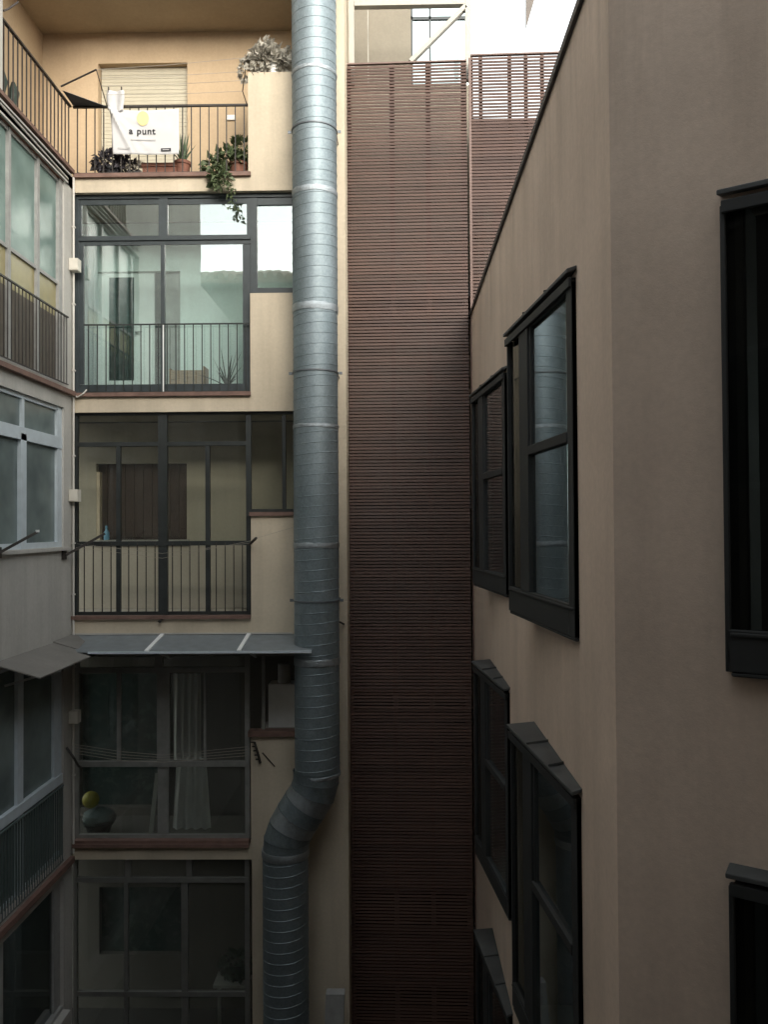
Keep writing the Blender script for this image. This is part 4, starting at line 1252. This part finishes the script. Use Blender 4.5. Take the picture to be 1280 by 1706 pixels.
# third floor: arms, lines and blue bottle
x = on_y(178, 895, YB).x
bt = thing('spray_bottle', (x, YB - .02, h3[2] + .05), 'small blue bottle on the sill of the brown shuttered window', 'bottle')
obj('bottle_body', G().lathe([(.035, 0), (.04, .02), (.04, .11), (.018, .15), (.016, .17)], (x, YB - .02, h3[2] + .051), 14), M_BLUE, bt)
obj('cap', G().lathe([(.02, 0), (.02, .04)], (x, YB - .02, h3[2] + .222), 12), M_BLUE, bt)
ra_ = thing('drying_bracket', on_y(110, 925, D1 - .04), 'dark slanting clothes line bracket on the corner at the third row of windows', 'bracket')
obj('arm', G().bar(on_y(109, 925, D1 - .3), on_y(174, 889, D1 - .02), .03, .03), M_IRON, ra_)
obj('plate', G().box(XL + .001, XL + .03, D1 - .36, D1 - .26, zz(109, 932, D1 - .3), zz(109, 917, D1 - .3)), M_IRON, ra_)
rb_ = thing('drying_bracket', on_x(0, 921, XL + .12), 'dark slanting clothes line bracket in front of the pale window at the left edge', 'bracket')
ap, bp_ = on_x(-2, 921, XL + .05), on_x(62, 886, XL + .35)
obj('arm', G().bar(ap, bp_, .028, .028), M_IRON, rb_); obj('plate', G().box(XL + .001, XL + .06, ap.y - .04, ap.y + .04, ap.z - .06, ap.z + .06), M_IRON, rb_)
obj('tip', G().box(bp_.x - .012, bp_.x + .012, bp_.y - .025, bp_.y + .025, bp_.z - .005, bp_.z + .022), M_WHITE, rb_)
rc_ = thing('drying_bracket', on_y(416, 905, D1), 'short dark clothes line bracket right of the third row railing', 'bracket')
obj('arm', G().bar(on_y(415, 908, D1 + .0), on_y(427, 896, D1 - .25), .025, .025), M_IRON, rc_)
obj('line', G().tube([on_y(425, 897, D1 - .2), on_y(450, 890, D1 - .1), on_y(487, 879, D1 - .004)], .003, 4), M_LINE, rc_)
ln = thing('clothes_lines', on_y(122, 900, D1 - .1), 'sagging grey clothes lines across the third row of windows', 'clothes line')
for (a_, m_, b_) in (((128, 906), (270, 922), (415, 905)), ((126, 912), (270, 930), (418, 901)), ((62, 887), (90, 888), (122, 890))):
    obj('line', G().tube([on_y(a_[0], a_[1], D1 - .08), on_y(m_[0], m_[1], D1 - .14), on_y(b_[0], b_[1], D1 - .08)], .003, 4), M_LINE, ln)
# fourth floor: curtain, ball, bag, boiler, plank, lines
def curtain(px0, px1, py0, py1, Y, flare, lab, name='curtain', folds=26):
    a, b, c, d = rect(px0, py0, px1, py1, Y)
    o = obj(name, G().grid(lambda u, v: (a + (b - a) * (.5 + (u - .5) * (1 + flare * v)), Y + .035 * math.sin(u * folds + 1.2 * math.sin(v * 2)) * (.5 + .5 * v), d + (c - d) * v + (.02 * math.sin(u * 17) if v == 1 else 0)), 48, 8), M_CURTAIN)
    return tag(o, lab, 'curtain')
curtain(288, 334, 1122, 1272, D1 + .75, .0, 'long white curtain in the upper panes of the fourth row window')
curtain(294, 343, 1262, 1385, D1 + .62, .32, 'white cloth hanging in the lower panes of the fourth row window')
p = on_y(151, 1333, yg)
zf4 = b4[1]
bg_ = thing('plastic_bundle', (p.x + .1, yg, zf4), 'dark tub heaped with a blue grey plastic bag behind the fourth row glass', 'tub')
pot(bg_, (p.x + .11, yg, zf4), .2, .16, M_DARKPOT)
g = G().lathe([(.19, 0), (.22, .05), (.2, .12), (.12, .17), (.02, .19)], (p.x + .12, yg, zf4 + .16), 18)
g.v = [(x_ + random.uniform(-.02, .02), y_ + random.uniform(-.02, .02), z_ + random.uniform(-.015, .015)) for x_, y_, z_ in g.v]
obj('plastic_bag', g, M_BAG, bg_)
g = G().lathe([(.003, -.115)] + [(.115 * math.cos(t * math.pi / 10), .115 * math.sin(t * math.pi / 10)) for t in range(-4, 5)] + [(.003, .115)], (p.x, yg, zf4 + .3 + .16), 22)
bl = obj('ball', g, M_BALL); tag(bl, 'yellow ball resting on the plastic heap behind the fourth row glass', 'ball')
x0_, x1_, z0_, z1_ = rect(449, 1138, 520, 1216, D1 + .5)
wh = thing('water_heater', ((x0_ + x1_) / 2, D1 + .6, z4w), 'white water heater behind the small opening left of the duct', 'water heater')
obj('cabinet', G().box(x0_, x1_, D1 + .4, D1 + .72, z4w + .0, z1_), M_WHITE, wh)
obj('flue', G().tube([(x0_ + .2, D1 + .56, z1_), (x0_ + .2, D1 + .56, z1_ + .26)], .09, 14), M_GREYALU, wh)
obj('shelf', G().box(x0_ - .1, x1_, D1 + T + .001, D1 + .75, z4w - .04, z4w - .002), M_GREYALU, wh)
pk = obj('plank', G().bar(on_y(251, 1388, D1 + .3), on_y(262, 1288, D1 + .5), .06, .02), M_GREYALU); tag(pk, 'pale plank leaning inside the lower left pane of the fourth row window', 'plank')
ln = thing('clothes_lines', on_y(122, 1250, D1 - .1), 'several thin clothes lines across the fourth row of windows', 'clothes line')
for k in range(4):
    obj('line', G().tube([on_y(124, 1240 + 5 * k, D1 - .05 - .08 * k), on_y(200, 1252 + 5 * k, D1 - .05 - .08 * k), on_y(270, 1258 + 4 * k, D1 - .05 - .08 * k), on_y(412, 1244 + 5 * k, D1 - .05 - .08 * k)], .0035, 4), M_LINE, ln)
rd_ = thing('drying_bracket', on_y(430, 1240, D1), 'rusty toothed clothes line bracket below the small opening left of the duct', 'bracket')
obj('arm', G().bar(on_y(424, 1236, D1 - .02), on_y(434, 1272, D1 - .06), .022, .022), M_IRON, rd_)
for k in range(5):
    q = on_y(424, 1236, D1 - .02).lerp(on_y(434, 1272, D1 - .06), k / 5)
    obj('hook', G().box(q.x - .05, q.x, q.y - .006, q.y + .006, q.z - .012, q.z + .006), M_IRON, rd_)
obj('stay', G().bar(on_y(437, 1254, D1 - .004), on_y(458, 1277, D1 - .004), .014, .014), M_IRON, rd_)
re_ = thing('drying_bracket', on_y(118, 1262, D1 - .1), 'dark bent bracket on the corner beside the fourth row window', 'bracket')
obj('arm', G().tube([Vector((XL + .002, D1 - .2, zz(118, 1245, D1 - .2))), on_y(122, 1262, D1 - .2), on_y(130, 1276, D1 - .1), on_y(134, 1278, D1 + .03)], .016, 6), M_IRON, re_)

# small fittings on the facade and the dim lowest gallery
q = on_y(268, 1033, D1)
obj('drain_spout', G().tube([(q.x, D1 + .01, q.z), (q.x, D1 - .07, q.z - .012)], .02, 10), M_IRON, fac)
q = on_y(573, 1040, D1)
obj('wall_hook', G().tube([(q.x, D1 + .01, q.z), (q.x, D1 - .06, q.z + .01), (q.x - .05, D1 - .09, q.z + .04)], .012, 8), M_IRON, fac)
obj('cable', G().tube([(XL + .01, D1 - .02, zz(120, 655, D1)), (XL + .09, D1 - .06, zz(130, 662, D1 - .06)), (XL + .17, D1 - .07, zz(140, 656, D1 - .07)), (XL + .2, D1 - .02, zz(144, 650, D1))], .009, 8), M_PIPEPVC, fac)
q = on_y(392, 1632, D1 + .55)
st = thing('low_shelf', (q.x, D1 + .55, 0.3), 'pale low shelf at the right end of the lowest dim gallery', 'shelf')
obj('shelf_board', G().box(q.x - .28, q.x + .2, D1 + .4, D1 + .75, q.z - .04, q.z), M_GREYALU, st)
for sx in (-.25, .15):
    obj('leg', G().box(q.x + sx, q.x + sx + .04, D1 + .55, D1 + .6, 0, q.z - .04), M_GREYALU, st)
sb = thing('shelf_plant', (q.x + .02, D1 + .57, q.z), 'dark bushy pot plant on the low shelf of the lowest gallery', 'potted plant')
pot(sb, (q.x + .02, D1 + .57, q.z), .09, .12, M_DARKPOT)
obj('foliage', bush(G(), (q.x + .02, D1 + .57, q.z + .2), .2, .14, .17, 240, .09, .06), M_SPIKE, sb, smooth=False)
